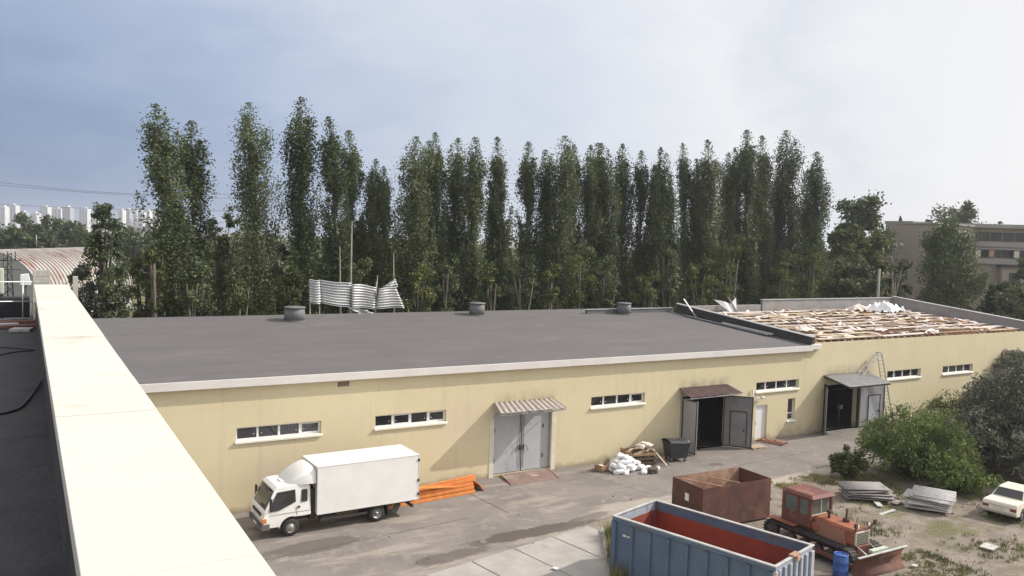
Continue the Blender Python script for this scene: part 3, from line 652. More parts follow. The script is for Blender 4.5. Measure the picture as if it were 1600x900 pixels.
# rooftop equipment at the far end of the near roof
t = thing('roof_railing', 'light steel pipe railing in front of a dark cabinet on the near roof', 'railing', (0, -18.6, 11.02))
for z in (.08, .45, .86):
    q = MB(); q.tube([(-2.6, 0, z), (.14, 0, z)], .014, 6); q.build('rail', 'aluminium', t)
for x in (-2.6, -1.7, -.85, -.03, .13):
    q = MB(); q.tube([(x, 0, 0), (x, 0, .88 if x < .1 else .5)], .014, 6); q.build('post', 'aluminium', t)
t = thing('air_conditioner', 'dark boxy cooling unit behind the steel railing on the near roof', 'cooling unit', (-.14, -18.05, 11.02))
q = MB(); q.box(-.38, .24, 0, .3, .06, .50); q.build('casing', 'cabinet_dark', t, bevel=.02)
q = MB()
for k in range(7): q.box(-.34, .2, -.012, -.002, .12+k*.05, .145+k*.05)
q.build('grille', 'cabinet_dark', t)
for x in (-.34, .16):
    q = MB(); q.box(x, x+.05, .02, .28, 0, .058); q.build('foot', 'steel', t)
t = thing('switch_cabinet', 'pale green switch cabinet at the left edge of the near roof', 'cabinet', (-.6, -17.9, 11.02))
q = MB(); q.box(-.3, .22, 0, .3, .55, 1.10); q.build('casing', 'cabinet_green', t, bevel=.015)
q = MB(); q.box(-.27, .19, -.018, -.002, .58, 1.07); q.build('door', 'cabinet_green', t, bevel=.01)
for x in (-.26, .15):
    q = MB(); q.box(x, x+.05, .05, .1, 0, .548); q.build('leg', 'gate_dark', t)
t = thing('floodlight', 'white floodlight on a stand before the block wall on the near roof', 'floodlight', (.03, -17.7, 11.02))
q = MB(); q.hexa([(-.11, -.1, .74), (.10, -.1, .74), (.10, .02, .74), (-.11, .02, .74)], [(-.11, -.1, .97), (.05, -.1, .99), (.05, .02, .99), (-.11, .02, .97)]); q.build('lamp_head', 'white_paint', t, bevel=.01)
q = MB(); q.tube([(0, 0, 0), (0, 0, .74)], .016, 6); q.build('stand', 'gate_dark', t)
t = thing('block_chimney', 'stub of pale block chimney behind the end of the cream parapet', 'chimney', (.33, -17.4, 0))
q = MB()
for k in range(5):
    for j, (a, b) in enumerate(((-.17, .0), (.006, .17)) if k % 2 else ((-.17, -.08), (-.074, .1), (.106, .17))): q.box(a, b, -.15, .15, 11.35+k*.145, 11.35+k*.145+.138)
q.build('block_course', 'block_grey', t, bevel=.006)
q = MB(); q.box(-.165, .165, -.145, .145, 10.0, 12.07); q.build('core', 'concrete_old', t)
q = MB(); q.box(.62, .72, -.1, .1, 10.9, 11.93); q.build('flue', 'block_grey', t)
t = thing('lattice_mast', 'dark lattice mast foot with wires on the far end of the near roof', 'mast', (-.32, -17.2, 11.02))
for (x, y) in ((-.12, -.1), (.12, -.1), (0, .12)):
    q = MB(); q.tube([(x, y, 0), (x*.6, y*.6, 1.42)], .012, 5); q.build('leg', 'gate_dark', t)
q = MB()
for k in range(7):
    z = .1+k*.19; q.tube([(-.12+k*.007, -.1, z), (.12-k*.007, -.1, z+.19)], .008, 4); q.tube([(.12-k*.007, -.1, z), (0, .11, z+.19)], .008, 4)
q.build('brace', 'gate_dark', t)
q = MB()
for k in range(4): q.tube([(-.3+k*.15, 0, 1.25), (-.3+k*.15, 0, 1.45)], .01, 4)
q.tube([(-.35, 0, 1.25), (.25, 0, 1.25)], .012, 5); q.tube([(-.35, 0, 1.05), (.25, 0, 1.05)], .012, 5); q.build('crossarm', 'gate_dark', t)
for k, (x, y, a, m, l_, lb) in enumerate(((-.25, -19.6, .12, 'brick_red', .9, 'rusty red plank lying before the railing on the near roof, longest of three'), (-.05, -20.2, -.25, 'slate', .35, 'short grey offcut board lying in front of the rusty plank on the near roof'), (-.5, -19.3, .05, 'skip_rim', .8, 'pale metal strip lying behind the rusty plank on the near roof'))):
    q = MB(); q.box(-l_/2, l_/2, -.16, .16, 0, .06); o = q.build('scrap_board', m, loc=(x, y, 11.024), rot=(0, 0, a), bevel=.006); tag(o, lb, 'board')
q = MB(); q.bar((-3, -19.0, 11.06), (.19, -19.0, 11.06), .25, .10); tag(q.build('roof_sleeper', 'brick_red', bevel=.01), 'dark red timber laid across the near roof under the railing', 'timber')

# ------------------------------------------------------------------ lorry
tk = thing('box_truck', 'white box lorry with a roof wind deflector parked along the ochre wall', 'lorry', (8.6, -3.05, 0), R(1.5))
# local: x from the front bumper (0) to the tail (7.25), y -1.05 is the yard side
def cabw(z): return 1.0 if z < 1.30 else 1.0-.11*(z-1.30)/.92
prof = [(.10, .50), (.04, .62), (.02, .95), (.05, 1.18), (.10, 1.26), (.50, 2.10), (.64, 2.19), (1.0, 2.22), (1.95, 2.20), (2.06, 2.10), (2.08, .86), (1.80, .84)]
arch = [(1.22+.50*math.cos(a), .38+.50*math.sin(a)) for a in [R(d) for d in range(70, 181, 18)]]
q = MB(); pr = prof+arch[:]+[(.70, .50)]
n = len(pr); q.add([(x, -cabw(z), z) for x, z in pr]+[(x, cabw(z), z) for x, z in pr], [tuple(range(n)), tuple(range(2*n-1, n-1, -1))]+[(i, (i+1) % n, n+(i+1) % n, n+i) for i in range(n)])
cab = q.build('cab', 'white_paint', tk, bevel=.035)
def sidepanel(pts, m, name, par, off=.006):
    for s_ in (-1, 1):
        q = MB(); k = len(pts); a = [(x, s_*(cabw(z)+off), z) for x, z in pts]; b = [(x, s_*(cabw(z)-.02), z) for x, z in pts]
        q.add(a+b, [tuple(range(k)), tuple(range(2*k-1, k-1, -1))]+[(i, (i+1) % k, k+(i+1) % k, k+i) for i in range(k)]); q.build(name, m, par)
sidepanel([(.30, 1.34), (.62, 1.98), (1.40, 2.02), (1.42, 1.50), (1.22, 1.42), (.70, 1.22), (.36, 1.20)], 'glass', 'side_window', cab)
sidepanel([(1.66, 1.46), (1.68, 1.98), (1.94, 1.97), (1.93, 1.46)], 'glass', 'quarter_window', cab)
q = MB()          # windscreen, bowed a little
nn = 8; vs_ = []
for j in range(2):
    for i in range(nn+1):
        t_ = i/nn*2-1; x, z = ((.118, 1.275), (.488, 2.055))[j]; vs_.append((x-.016+.008*t_*t_, t_*(.96-.06*j), z+.004))
q.add(vs_, [(i, i+1, nn+2+i, nn+1+i) for i in range(nn)], 0, True); q.build('windscreen', 'glass', cab, solid=.01)
q = MB(); q.box(-.012, .05, -.62, .62, .96, 1.10); q.build('grille', 'chassis', cab, bevel=.02)
q = MB(); q.box(-.072, -.062, -.26, .26, .50, .60); q.build('number_plate', 'pvc', tk)
q = MB(); q.hexa([(-.06, -1.0, .42), (.30, -1.03, .42), (.30, 1.03, .42), (-.06, 1.0, .42)], [(-.05, -1.0, .70), (.30, -1.03, .70), (.30, 1.03, .70), (-.05, 1.0, .70)]); q.build('bumper', 'vent_grey', tk, bevel=.03)
q = MB(); q.box(-.066, -.05, -.95, .95, .62, .68); q.build('air_intake', 'black_plastic', tk)
for s_ in (-1, 1):
    q = MB(); q.box(-.02, .22, min(s_*.62, s_*1.008), max(s_*.62, s_*1.008), .74, .95); hl = q.build('headlight', 'lamp_glass', tk, bevel=.02)
    q = MB(); q.box(-.024, .16, min(s_*.88, s_*1.012), max(s_*.88, s_*1.012), .75, .94); q.build('indicator', 'orange_steel', hl)
    q = MB(); q.bar((.40, s_*.98, 1.30), (.30, s_*1.16, 1.34), .03); q.bar((.42, s_*.98, 1.72), (.30, s_*1.16, 1.74), .03); q.box(.24, .33, s_*1.16-.06, s_*1.16+.06, 1.28, 1.82); q.build('mirror', 'black_plastic', cab, bevel=.02)
    q = MB(); q.box(1.50, 1.60, s_*1.0-.014, s_*1.0+.014, 1.22, 1.30); q.build('door_handle', 'black_plastic', cab)
    q = MB(); q.box(1.452, 1.462, s_*.999-.004, s_*.999+.004, .88, 1.35); q.box(.30, 2.05, s_*.999-.004, s_*.999+.004, 1.045, 1.055); q.build('door_seam', 'chassis', cab)
    q = MB(); q.bar((.17, s_*.35-.3, 1.36), (.35, s_*.35+.25, 1.62), .02); q.build('wiper', 'black_plastic', cab)
q = MB(); q.box(.95, 1.1, -.25, .25, 2.215, 2.26); q.box(1.0, 1.12, -.75, -.55, 2.2, 2.24); q.box(1.0, 1.12, .55, .75, 2.2, 2.24); q.build('roof_marker_lamps', 'white_paint', cab, bevel=.015)
# wind deflector: a lofted shell from low at the front to the box roof
q = MB(); st = []
for i in range(9):
    s_ = i/8; x = 1.14+1.15*s_; top = 2.24+.62*math.sin(s_*math.pi/2)**.85; w_ = .72+.30*math.sin(s_*math.pi/2)**.7; row = []
    for k in range(11):
        a = math.pi*k/10; cx_ = math.cos(a); row.append((x, w_*math.copysign(abs(cx_)**.42, cx_), 2.20+(top-2.20)*(math.sin(a)**.42)))
    st.append(row)
vs_ = [p for r0 in st for p in r0]; fs = [(i*11+k, i*11+k+1, (i+1)*11+k+1, (i+1)*11+k) for i in range(8) for k in range(10)]+[tuple(range(11)), tuple(88+k for k in range(10, -1, -1))]
q.add(vs_, fs, 0, True); q.build('wind_deflector', 'white_paint', cab)
q = MB(); q.box(2.34, 7.22, -1.06, 1.06, .80, 2.905); bx = q.build('cargo_box', 'white_paint', tk, bevel=.02)
q = MB()
for (a, b, c, d, e, f) in ((2.325, 2.375, -1.072, 1.072, 2.865, 2.912), (7.19, 7.236, -1.072, 1.072, 2.865, 2.912), (2.325, 2.375, -1.072, -1.04, .79, 2.864), (7.19, 7.236, -1.072, -1.04, .79, 2.864), (2.325, 2.375, 1.04, 1.072, .79, 2.864), (7.19, 7.236, 1.04, 1.072, .79, 2.864), (2.376, 7.189, -1.07, -1.045, .785, .83), (2.376, 7.189, 1.045, 1.07, .785, .83), (2.376, 7.189, -1.07, -1.04, 2.875, 2.91), (2.376, 7.189, 1.04, 1.07, 2.875, 2.91)): q.box(a, b, c, d, e, f)
q.build('edge_trim', 'white_band', bx)
for a, b in ((-1.03, -.01), (.01, 1.03)):
    q = MB(); q.box(7.222, 7.25, a, b, .84, 2.86); dr = q.build('rear_door', 'white_paint', bx, bevel=.006)
    q = MB(); q.tube([(7.27, (a+b)/2, .9), (7.27, (a+b)/2, 2.8)], .014, 6); q.build('latch_rod', 'steel', dr)
for z in (1.0, 1.65, 2.6):
    q = MB(); q.box(7.15, 7.245, -1.09, -1.065, z, z+.12); q.build('hinge', 'chassis', bx)
q = MB()
for s_ in (-1, 1): q.box(1.0, 7.1, s_*.42-.05, s_*.42+.05, .52, .70)
for x in (2.5, 3.6, 4.6, 5.6, 6.9): q.box(x, x+.09, -1.0, 1.0, .705, .795)
q.box(2.1, 2.32, -.8, .8, .55, 1.9); q.box(5.1, 5.3, -.85, .85, .32, .44); q.box(1.15, 1.3, -.85, .85, .32, .44); q.build('chassis', 'chassis', tk)
q = MB(); q.box(2.55, 3.3, -.98, -.55, .34, .66); q.build('fuel_tank', 'chassis', tk, bevel=.05)
q = MB(); q.bar((2.5, -1.0, .52), (4.7, -1.0, .52), .03, .10); q.bar((2.5, 1.0, .52), (4.7, 1.0, .52), .03, .10); q.build('side_guard', 'gate_dark', tk)
for s_ in (-1, 1):
    q = MB(); q.hexa([(5.72, s_*.98-.02, .22), (5.75, s_*.98-.02, .22), (5.75, s_*.55, .22), (5.72, s_*.55, .22)], [(5.66, s_*.98-.02, .72), (5.69, s_*.98-.02, .72), (5.69, s_*.55, .72), (5.66, s_*.55, .72)]); q.build('mudflap', 'rubber', tk)
    q = MB(); q.bar((6.0, s_*.95, .30), (6.25, s_*.95, .74), .05, .30); q.build('underrun_bracket', 'chassis', tk)
q = MB(); q.bar((6.95, -1.0, .50), (6.95, 1.0, .50), .10, .12); q.bar((6.95, -.6, .5), (6.85, -.6, .74), .06, .1); q.bar((6.95, .6, .5), (6.85, .6, .74), .06, .1); q.build('underrun_bar', 'chassis', tk)
for (x, s_, dual) in ((1.22, -1, 0), (1.22, 1, 0), (5.20, -1, 1), (5.20, 1, 1)):
    yo = s_*.98; wdt = .22*(2.1 if dual else 1); y0, y1 = (yo, yo+wdt) if s_ < 0 else (yo-wdt, yo)
    q = MB(); q.lathe([(.22, y0), (.34, y0), (.375, y0+.03), (.385, (y0+y1)/2), (.375, y1-.03), (.34, y1), (.22, y1), (.22, y0)], 'y', (x, 0, .385), 28); ty = q.build('wheel', 'rubber', tk)
    q = MB(); yf = yo-s_*.02; d_ = -s_
    if dual: q.lathe([(.225, yf), (.20, yf), (.17, yf+d_*.13), (.09, yf+d_*.14), (.08, yf+d_*.02), (.0, yf+d_*.0)], 'y', (x, 0, .385), 24)
    else: q.lathe([(.225, yf), (.19, yf+d_*.05), (.15, yf+d_*.02), (.10, yf-d_*.035), (.0, yf-d_*.04)], 'y', (x, 0, .385), 24)
    q.build('rim', 'steel_rim', ty)

# orange rack beams stacked behind the lorry, by the wall
rn = random.Random(11)
nbm = 0
for lay, (cnt, z) in enumerate(((6, .10), (5, .27), (4, .44), (3, .61))):
    for i in range(cnt):
        L = rn.uniform(4.8, 5.6); yy = -1.95+i*.26+lay*.13+rn.uniform(-.03, .03); a = R(4.0)+rn.uniform(-.03, .03)+(.09 if (lay == 3 and i == 2) else 0); x1 = 20.05+(yy+1.95)*.38-rn.uniform(0, .3)
        q = MB(); h_ = .14
        q.box(-L, 0, -.06, .06, 0, .03); q.box(-L, 0, -.06, -.035, .03, h_); q.box(-L, 0, .035, .06, .03, h_)
        for k in range(9): q.box(-L+.3+k*.55, -L+.36+k*.55, -.034, .034, .1, h_-.004)
        o = q.build('rack_beam', 'orange_steel', loc=(x1, yy, z-.09), rot=(0, rn.uniform(-.01, .01)+(-.01*lay), a), bevel=.006)
        tag(o, 'orange perforated steel beam lying in the stack behind the white lorry', 'steel beam', 'orange beams stacked by the wall'); nbm += 1
q = MB(); q.hexa([(-.04, -.9, .02), (0, -.9, .02), (0, .1, .02), (-.04, .1, .02)], [(-.35, -.9, .42), (-.31, -.9, .42), (-.31, .1, .42), (-.35, .1, .42)])
tag(q.build('steel_plate', 'orange_steel', loc=(20.5, -1.0, 0)), 'orange flat steel plate leaning on the end of the beam stack', 'steel plate')
q = MB(); q.bar((-2.6, 0, .72), (1.7, .2, .14), .22, .05); tag(q.build('orange_board', 'orange_steel', loc=(18.3, -1.98, .12), rot=(0, 0, .12)), 'broad orange steel channel lying slantwise over the side of the beam stack', 'steel channel')

# steel ramp before the double door
q = MB(); q.add([(22.62, -.05, .13), (25.55, -.05, .13), (25.30, -1.62, .012), (22.30, -1.68, .012)], [(3, 2, 1, 0)])
q.add([(23.55, -.3, .125), (23.72, -.3, .125), (24.6, -1.1, .075), (24.4, -1.1, .07)], [(3, 2, 1, 0)], 1)
rm = q.build('door_ramp', ['ramp_steel', 'rust_pale'], solid=.025, recalc=False); tag(rm, 'rust brown steel ramp leading up to the grey double door', 'ramp')
q = MB(); q.bar((22.58, -.05, .12), (22.27, -1.68, .02), .05, .06); q.bar((25.60, -.05, .12), (25.33, -1.62, .02), .05, .06); q.build('ramp_edge', 'rust_pale', rm)

# ------------------------------------------------------------------ lumps: bags, chunks, rags
def lump(name, m, size, loc, rz, seed, rough=.25, sub=2, tilt=0.):
    bm = bmesh.new(); bmesh.ops.create_icosphere(bm, subdivisions=sub, radius=1); r0 = random.Random(seed)
    off = [Vector((r0.uniform(-9, 9),)*3) for _ in range(2)]
    from mathutils import noise as nz_
    for v_ in bm.verts:
        d = v_.co.normalized(); k = 1+rough*nz_.noise(d*1.6+off[0])+rough*.5*nz_.noise(d*4+off[1])
        c = d*k
        c = Vector((math.copysign(abs(c.x)**.75, c.x), math.copysign(abs(c.y)**.75, c.y), math.copysign(abs(c.z)**.8, c.z)))
        v_.co = Vector((c.x*size[0], c.y*size[1], c.z*size[2]))
    me = bpy.data.meshes.new(name); bm.to_mesh(me); bm.free(); me.materials.append(MATS[m])
    for p_ in me.polygons: p_.use_smooth = sub > 2
    o = bpy.data.objects.new(name, me); COL.objects.link(o); o.location = loc; o.rotation_euler = (tilt, 0, rz); return o
rn = random.Random(21); bagsrc = [lump('rubble_bag', 'bag_white', (.34, .22, .15), (29.4, -2.1, .15), 0, s_) for s_ in range(4)]
spots = []
for lay, (n_, rad, z) in enumerate(((15, 1.0, .13), (11, .78, .36), (8, .5, .58), (4, .26, .78))):
    for i in range(n_):
        a = i/n_*2*math.pi+rn.uniform(-.2, .2); k = rn.uniform(.55, 1.05) if lay < 3 else rn.uniform(.2, 1)
        spots.append((29.65+1.15*rad*k*math.cos(a), -1.75+.85*rad*k*math.sin(a), z))
spots += [(31.0, -2.55, .1), (30.75, -2.2, .1), (31.5, -2.6, .08), (28.6, -1.3, .1), (30.3, -2.9, .11)]
for i, s_ in enumerate(spots):
    o = bagsrc[i] if i < 4 else bagsrc[i % 4].copy()
    if i >= 4: COL.objects.link(o)
    o.location = s_; sc = rn.uniform(.7, 1.1); o.scale = (sc, sc, sc); o.rotation_euler = (rn.uniform(-.5, .5), rn.uniform(-.4, .4), rn.uniform(0, 6.3))
    tag(o, 'white lumpy rubble bag in the heap by the wall left of the black bin', 'rubble bag', 'white rubble bags heaped by the wall')
o = lump('brushwood_clump', 'wood_dark', (.36, .26, .2), (30.85, -3.0, .16), .3, 44, .5); tag(o, 'dark lump of torn roofing felt lying in front of the white bag heap', 'roofing felt')
# crate of scrap behind it
t = thing('scrap_crate', 'low dark wooden crate loaded with scrap behind the white bag heap', 'crate', (31.35, -1.05, 0), R(-12))
for z, m in ((.10, 'wood_dark'), (.36, 'wood_dark'), (.62, 'wood_mid')):
    q = MB(); q.box(-.85, .85, -.66, -.62, z, z+.16); q.box(-.85, .85, .62, .66, z, z+.16); q.box(-.87, -.83, -.62, .62, z, z+.16); q.box(.83, .87, -.62, .62, z, z+.16); q.build('side_boards', m, t)
for x in (-.83, .79):
    for y in (-.62, .58):
        q = MB(); q.box(x, x+.07, y, y+.07, 0, .86); q.build('post', 'wood_mid', t)
q = MB(); q.box(-.82, .82, -.61, .61, .06, .10); q.build('floor', 'wood_dark', t)
rn = random.Random(8)
for i in range(9):
    q = MB(); L = rn.uniform(1.3, 2.0); q.box(-L/2, L/2, -.06, .06, -.015, .015)
    o = q.build('scrap_board', rn.choice(['wood_pale', 'wood_mid', 'wood_dark']), loc=(31.35+rn.uniform(-.2, .2), -1.0+rn.uniform(-.5, .5), .70+i*.035), rot=(rn.uniform(-.1, .1), rn.uniform(-.06, .06), rn.uniform(-.6, .4)))
    tag(o, 'weathered scrap board lying across the dark wooden crate', 'board', 'scrap boards on the crate')
rsrc = [lump('plaster_chunk', 'foam', (.2, .13, .09), (0, 0, 0), 0, 70+s_, .4) for s_ in range(3)]
for i in range(14):
    o = rsrc[i] if i < 3 else rsrc[i % 3].copy()
    if i >= 3: COL.objects.link(o)
    o.location = (31.3+rn.uniform(-.35, .8), -1.15+rn.uniform(-.45, .4), 1.06+rn.uniform(-.02, .16)); o.rotation_euler = (rn.uniform(-.5, .5), 0, rn.uniform(0, 6)); s_ = rn.uniform(.7, 1.2); o.scale = (s_, s_, s_)
    tag(o, 'pale plaster chunk on top of the scrap crate', 'plaster chunk', 'plaster chunks on the scrap crate')
for i, (a, b) in enumerate((((32.1, -1.5, .9), (32.55, -2.3, .04)), ((32.2, -1.3, .75), (32.9, -2.1, .03)))):
    q = MB(); q.bar(a, b, .10, .03); tag(q.build('scrap_board', ['wood_pale', 'wood_dark'][i]), ['pale board leaning against the right end of the scrap crate', 'dark board leaning on the scrap crate nearest the black bin'][i], 'board')
t = thing('wooden_box', 'small broken wooden box at the left foot of the white bag heap', 'box', (28.55, -1.35, 0), R(10))
for (a, b, c, d) in ((-.4, .4, -.27, -.24), (-.4, .4, .24, .27), (-.42, -.39, -.24, .24), (.39, .42, -.24, .24)):
    q = MB(); q.box(a, b, c, d, .02, .36); q.build('side_board', 'wood_mid', t)
q = MB(); q.box(-.4, .4, -.25, .25, 0, .02); q.build('floor', 'wood_mid', t)
for x in (-.4, .36):
    q = MB(); q.box(x, x+.04, -.23, -.19, .3, .62); q.build('post', 'wood_pale', t)

# wheeled bin
t = thing('waste_container', 'black wheeled waste container with a sagging lid beside the first open gate', 'waste bin', (33.95, -1.45, 0), R(-14))
q = MB(); q.hexa([(-.56, -.42, .22), (.56, -.42, .22), (.56, .42, .22), (-.56, .42, .22)], [(-.68, -.53, 1.12), (.68, -.53, 1.12), (.68, .53, 1.12), (-.68, .53, 1.12)]); q.build('body', 'bin_grey', t, bevel=.04)
q = MB(); q.box(-.72, .72, -.57, .57, 1.122, 1.19); q.build('rim', 'bin_grey', t, bevel=.015)
q = MB(); vs_ = []; fs = []
for j in range(7):
    for i in range(9):
        x = -.70+1.40*i/8; y = -.55+1.10*j/6; vs_.append((x, y, 1.20+.15*math.sin(math.pi*j/6)**.7*(1-.35*math.exp(-((x-.1)**2)/.12))))
fs = [(j*9+i, j*9+i+1, (j+1)*9+i+1, (j+1)*9+i) for j in range(6) for i in range(8)]; q.add(vs_, fs, 0, True); ld = q.build('lid', 'bin_grey', t, solid=.02)
q = MB(); q.tube([(-.5, -.60, 1.17), (.5, -.60, 1.17)], .02, 6); q.build('handle', 'black_plastic', ld)
for s_ in (-1, 1):
    q = MB(); q.tube([(s_*.66, 0, 1.0), (s_*.80, 0, 1.02)], .03, 8); q.build('lifting_pin', 'black_plastic', t)
for x in (-.45, .45):
    for y in (-.33, .33):
        q = MB(); q.lathe([(0, -.025), (.09, -.025), (.1, 0), (.09, .025), (0, .025)], 'y', (x, y, .10), 14); w_ = q.build('castor', 'rubber', t)
        q = MB(); q.box(x-.03, x+.03, y-.045, y-.03, .1, .22); q.box(x-.03, x+.03, y+.03, y+.045, .1, .22); q.build('fork', 'steel', w_)

# pallets
def pallet(loc, rz, label, m, L=1.2, W_=.8, tilt=0):
    t = thing('pallet', label, 'pallet', loc, rz, 'pallets by the service door'); t.rotation_euler = (tilt, 0, rz)
    for y in (-W_/2+.05, 0, W_/2-.05):
        q = MB(); q.box(-L/2, L/2, y-.05, y+.05, 0, .022)
        for x in (-L/2+.07, 0, L/2-.07): q.box(x-.07, x+.07, y-.05, y+.05, .023, .10)
        q.build('runner', m, t)
    for i in range(7):
        x = -L/2+.05+i*(L-.1)/6
        q = MB(); q.box(x-.047, x+.047, -W_/2, W_/2, .101, .123); q.build('deck_board', m, t)
pallet((41.0, -1.35, .01), R(-8), 'sandy wooden pallet lying at the foot of the dark gate leaf', 'wood_pale', 1.1, .8)
pallet((43.15, -.75, .02), R(-72), 'reddish brown pallet lying on the ground before the white service door', 'wood_red', 1.7, .95)

# step ladder
lt = thing('step_ladder', 'tall aluminium double ladder standing by the tiled canopy', 'ladder', (54.3, -.5, 0))
top = Vector((0, 0, 5.55))
for k, (fx, fz, y0) in enumerate(((1.9, 0.0, -.24), (-2.0, 4.02, -.20))):
    foot = [Vector((fx, y0-.02, fz)), Vector((fx, -y0+.02, fz))]; tp = [Vector((.03 if k == 0 else -.03, -.2, 5.55)), Vector((.03 if k == 0 else -.03, .2, 5.55))]
    sec = None
    for a, b in zip(foot, tp):
        q = MB(); q.bar(a, b, .05, .10, up=(0, 1, 0)); q.build('rail', 'aluminium', lt)
    n_ = 19 if k == 0 else 8
    for i in range(1, n_):
        s_ = i/n_; q = MB(); q.tube([foot[0].lerp(tp[0], s_), foot[1].lerp(tp[1], s_)], .024, 6); q.build('rung', 'aluminium', lt)
q = MB(); q.box(-.08, .08, -.24, .24, 5.53, 5.60); q.build('hinge', 'steel', lt, bevel=.01)
# brushwood and boards past the ladder
rn = random.Random(31)
for i in range(26):
    q = MB(); L = rn.uniform(1.2, 2.8); x, y = 57.6+rn.uniform(-1.0, 2.2), -.9+rn.uniform(-.5, .6); a = rn.uniform(-.8, .8); z = .08+rn.random()*.55
    q.tube([(-L/2, 0, 0), (0, rn.uniform(-.08, .08), rn.uniform(0, .1)), (L/2, 0, rn.uniform(-.1, .2))], [.04, .035, .02], 5)
    o = q.build('scrap_branch', rn.choice(['wood_dark', 'wood_mid', 'bark_pale', 'wood_pale']), loc=(x, y, z), rot=(0, rn.uniform(-.2, .2), a))
    tag(o, 'dry branch in the brushwood heap at the foot of the ladder', 'branch', 'brushwood heap by the ladder')

# ------------------------------------------------------------------ what lies on the stripped roof
rn = random.Random(17)
csrc = [lump('insulation_scrap', 'foam', (.34, .2, .09), (0, 0, 0), 0, 90+s_, .5) for s_ in range(5)]
for i in range(190):
    o = csrc[i] if i < 5 else csrc[i % 5].copy()
    if i >= 5: COL.objects.link(o)
    y = rn.uniform(.4, 12.2); x = rn.uniform(48.6, 74.2)
    o.location = (x, y, ez(y)+.26); s_ = rn.uniform(.4, 1.1); o.scale = (s_*rn.uniform(.8, 2.2), s_, s_*.8); o.rotation_euler = (rn.uniform(-.3, .3), rn.uniform(-.3, .3), rn.uniform(0, 6))
    if i % 5 == 2: pass
    tag(o, 'pale torn scrap of insulation lying among the battens of the stripped roof', 'insulation scrap', 'insulation scraps on the stripped roof')
for i in range(60):
    y = rn.uniform(.4, 12.0); x = rn.uniform(49, 72); L = rn.uniform(1.2, 4.0)
    q = MB(); q.box(-L/2, L/2, -.08, .08, 0, .03); o = q.build('loose_board', rn.choice(['wood_pale', 'foam', 'wood_orange', 'wood_pale']), loc=(x, y, ez(y)+.27), rot=(.066, 0, rn.uniform(-.5, .5)))
    tag(o, 'loose board lying askew on the battens of the stripped roof', 'board', 'loose boards on the stripped roof')
def crumple(name, m, nx, ny, sx, sy, amp, loc, seed, rot=(0, 0, 0), peak=0.):
    r0 = random.Random(seed); from mathutils import noise as nz_
    q = MB(); vs_ = []; o_ = Vector((r0.uniform(0, 50), r0.uniform(0, 50), 0))
    for j in range(ny+1):
        for i in range(nx+1):
            x = (i/nx-.5)*sx; y = (j/ny-.5)*sy; e = max(0, 1-(2*x/sx)**2)*max(0, 1-(2*y/sy)**2)
            z = amp*abs(nz_.noise(Vector((x*1.8, y*1.8, 0))+o_))*1.6+amp*.5*abs(nz_.noise(Vector((x*4, y*4, 3))+o_))+peak*e
            w_ = 1+.35*nz_.noise(Vector((x*.9, y*.9, 7))+o_); vs_.append((x*w_, y*w_, z))
    q.add(vs_, [(j*(nx+1)+i, j*(nx+1)+i+1, (j+1)*(nx+1)+i+1, (j+1)*(nx+1)+i) for j in range(ny) for i in range(nx)], 0, False)
    return q.build(name, m, loc=loc, rot=rot, solid=.008, recalc=False)
tag(crumple('plastic_film', 'film', 22, 16, 3.6, 2.6, .45, (70.5, 10.6, 7.25), 3, peak=.75), 'big crumpled sheet of whitish film at the far end of the stripped roof', 'plastic film')
tag(crumple('insulation_wad', 'foam', 12, 10, 1.8, 1.2, .3, (67.6, 11.4, 7.3), 9, peak=.5), 'pinkish wad of insulation beside the crumpled film on the stripped roof', 'insulation')
tag(crumple('torn_sheet', 'foam', 10, 8, 1.6, 1.0, .2, (50.6, 3.2, ez(3.2)+.3), 12, peak=.25), 'torn pale membrane lying near the front left corner of the stripped roof', 'membrane')
# bent sheet metal sticking up at the back edge
t = thing('bent_sheet', 'bent white metal sheet sticking up at the back edge of the stripped roof', 'sheet metal', (51.8, 12.4, 7.35))
q = MB(); q.add([(-1.5, .2, 1.15), (-.5, 0, 1.0), (.2, -.1, .05), (.9, 0, .05), (.35, .1, .75), (1.0, .1, 1.3), (1.15, .1, .2)], [(0, 1, 2), (1, 4, 2), (2, 4, 3), (4, 5, 6), (4, 6, 3)]); q.build('sheet', 'film', t, solid=.02, recalc=False)
q = MB(); q.bar((.1, .1, 1.35), (1.0, -.1, .05), .28, .03); q.build('strip', 'zinc', t)
q = MB(); q.box(-1.6, .9, -.25, .25, -.05, .06); q.build('base_flashing', 'zinc', t)
q = MB(); q.bar((47.2, 11.2, 7.08), (46.75, 12.4, 8.95-.35), .16, .05); tag(q.build('loose_plank', 'zinc'), 'grey plank leaning upright on the parapet between the two roofs', 'plank')
for k, (y0, y1, dx, m, lb) in enumerate(((3.3, 12.0, -.55, 'vent_grey', 'long dark gutter section lying on the grey roof below the dividing parapet'), (3.1, 8.0, -.32, 'zinc', 'short pale flashing strip lying against the dividing parapet'))):
    q = MB(); x = 47.3+dx; q.bar((x, y0, rz_(y0)+.1+.1*k), (x-.15, y1, rz_(y1)+.08+.1*k), .22, .10); tag(q.build('roof_flashing', m, bevel=.01), lb, 'flashing')

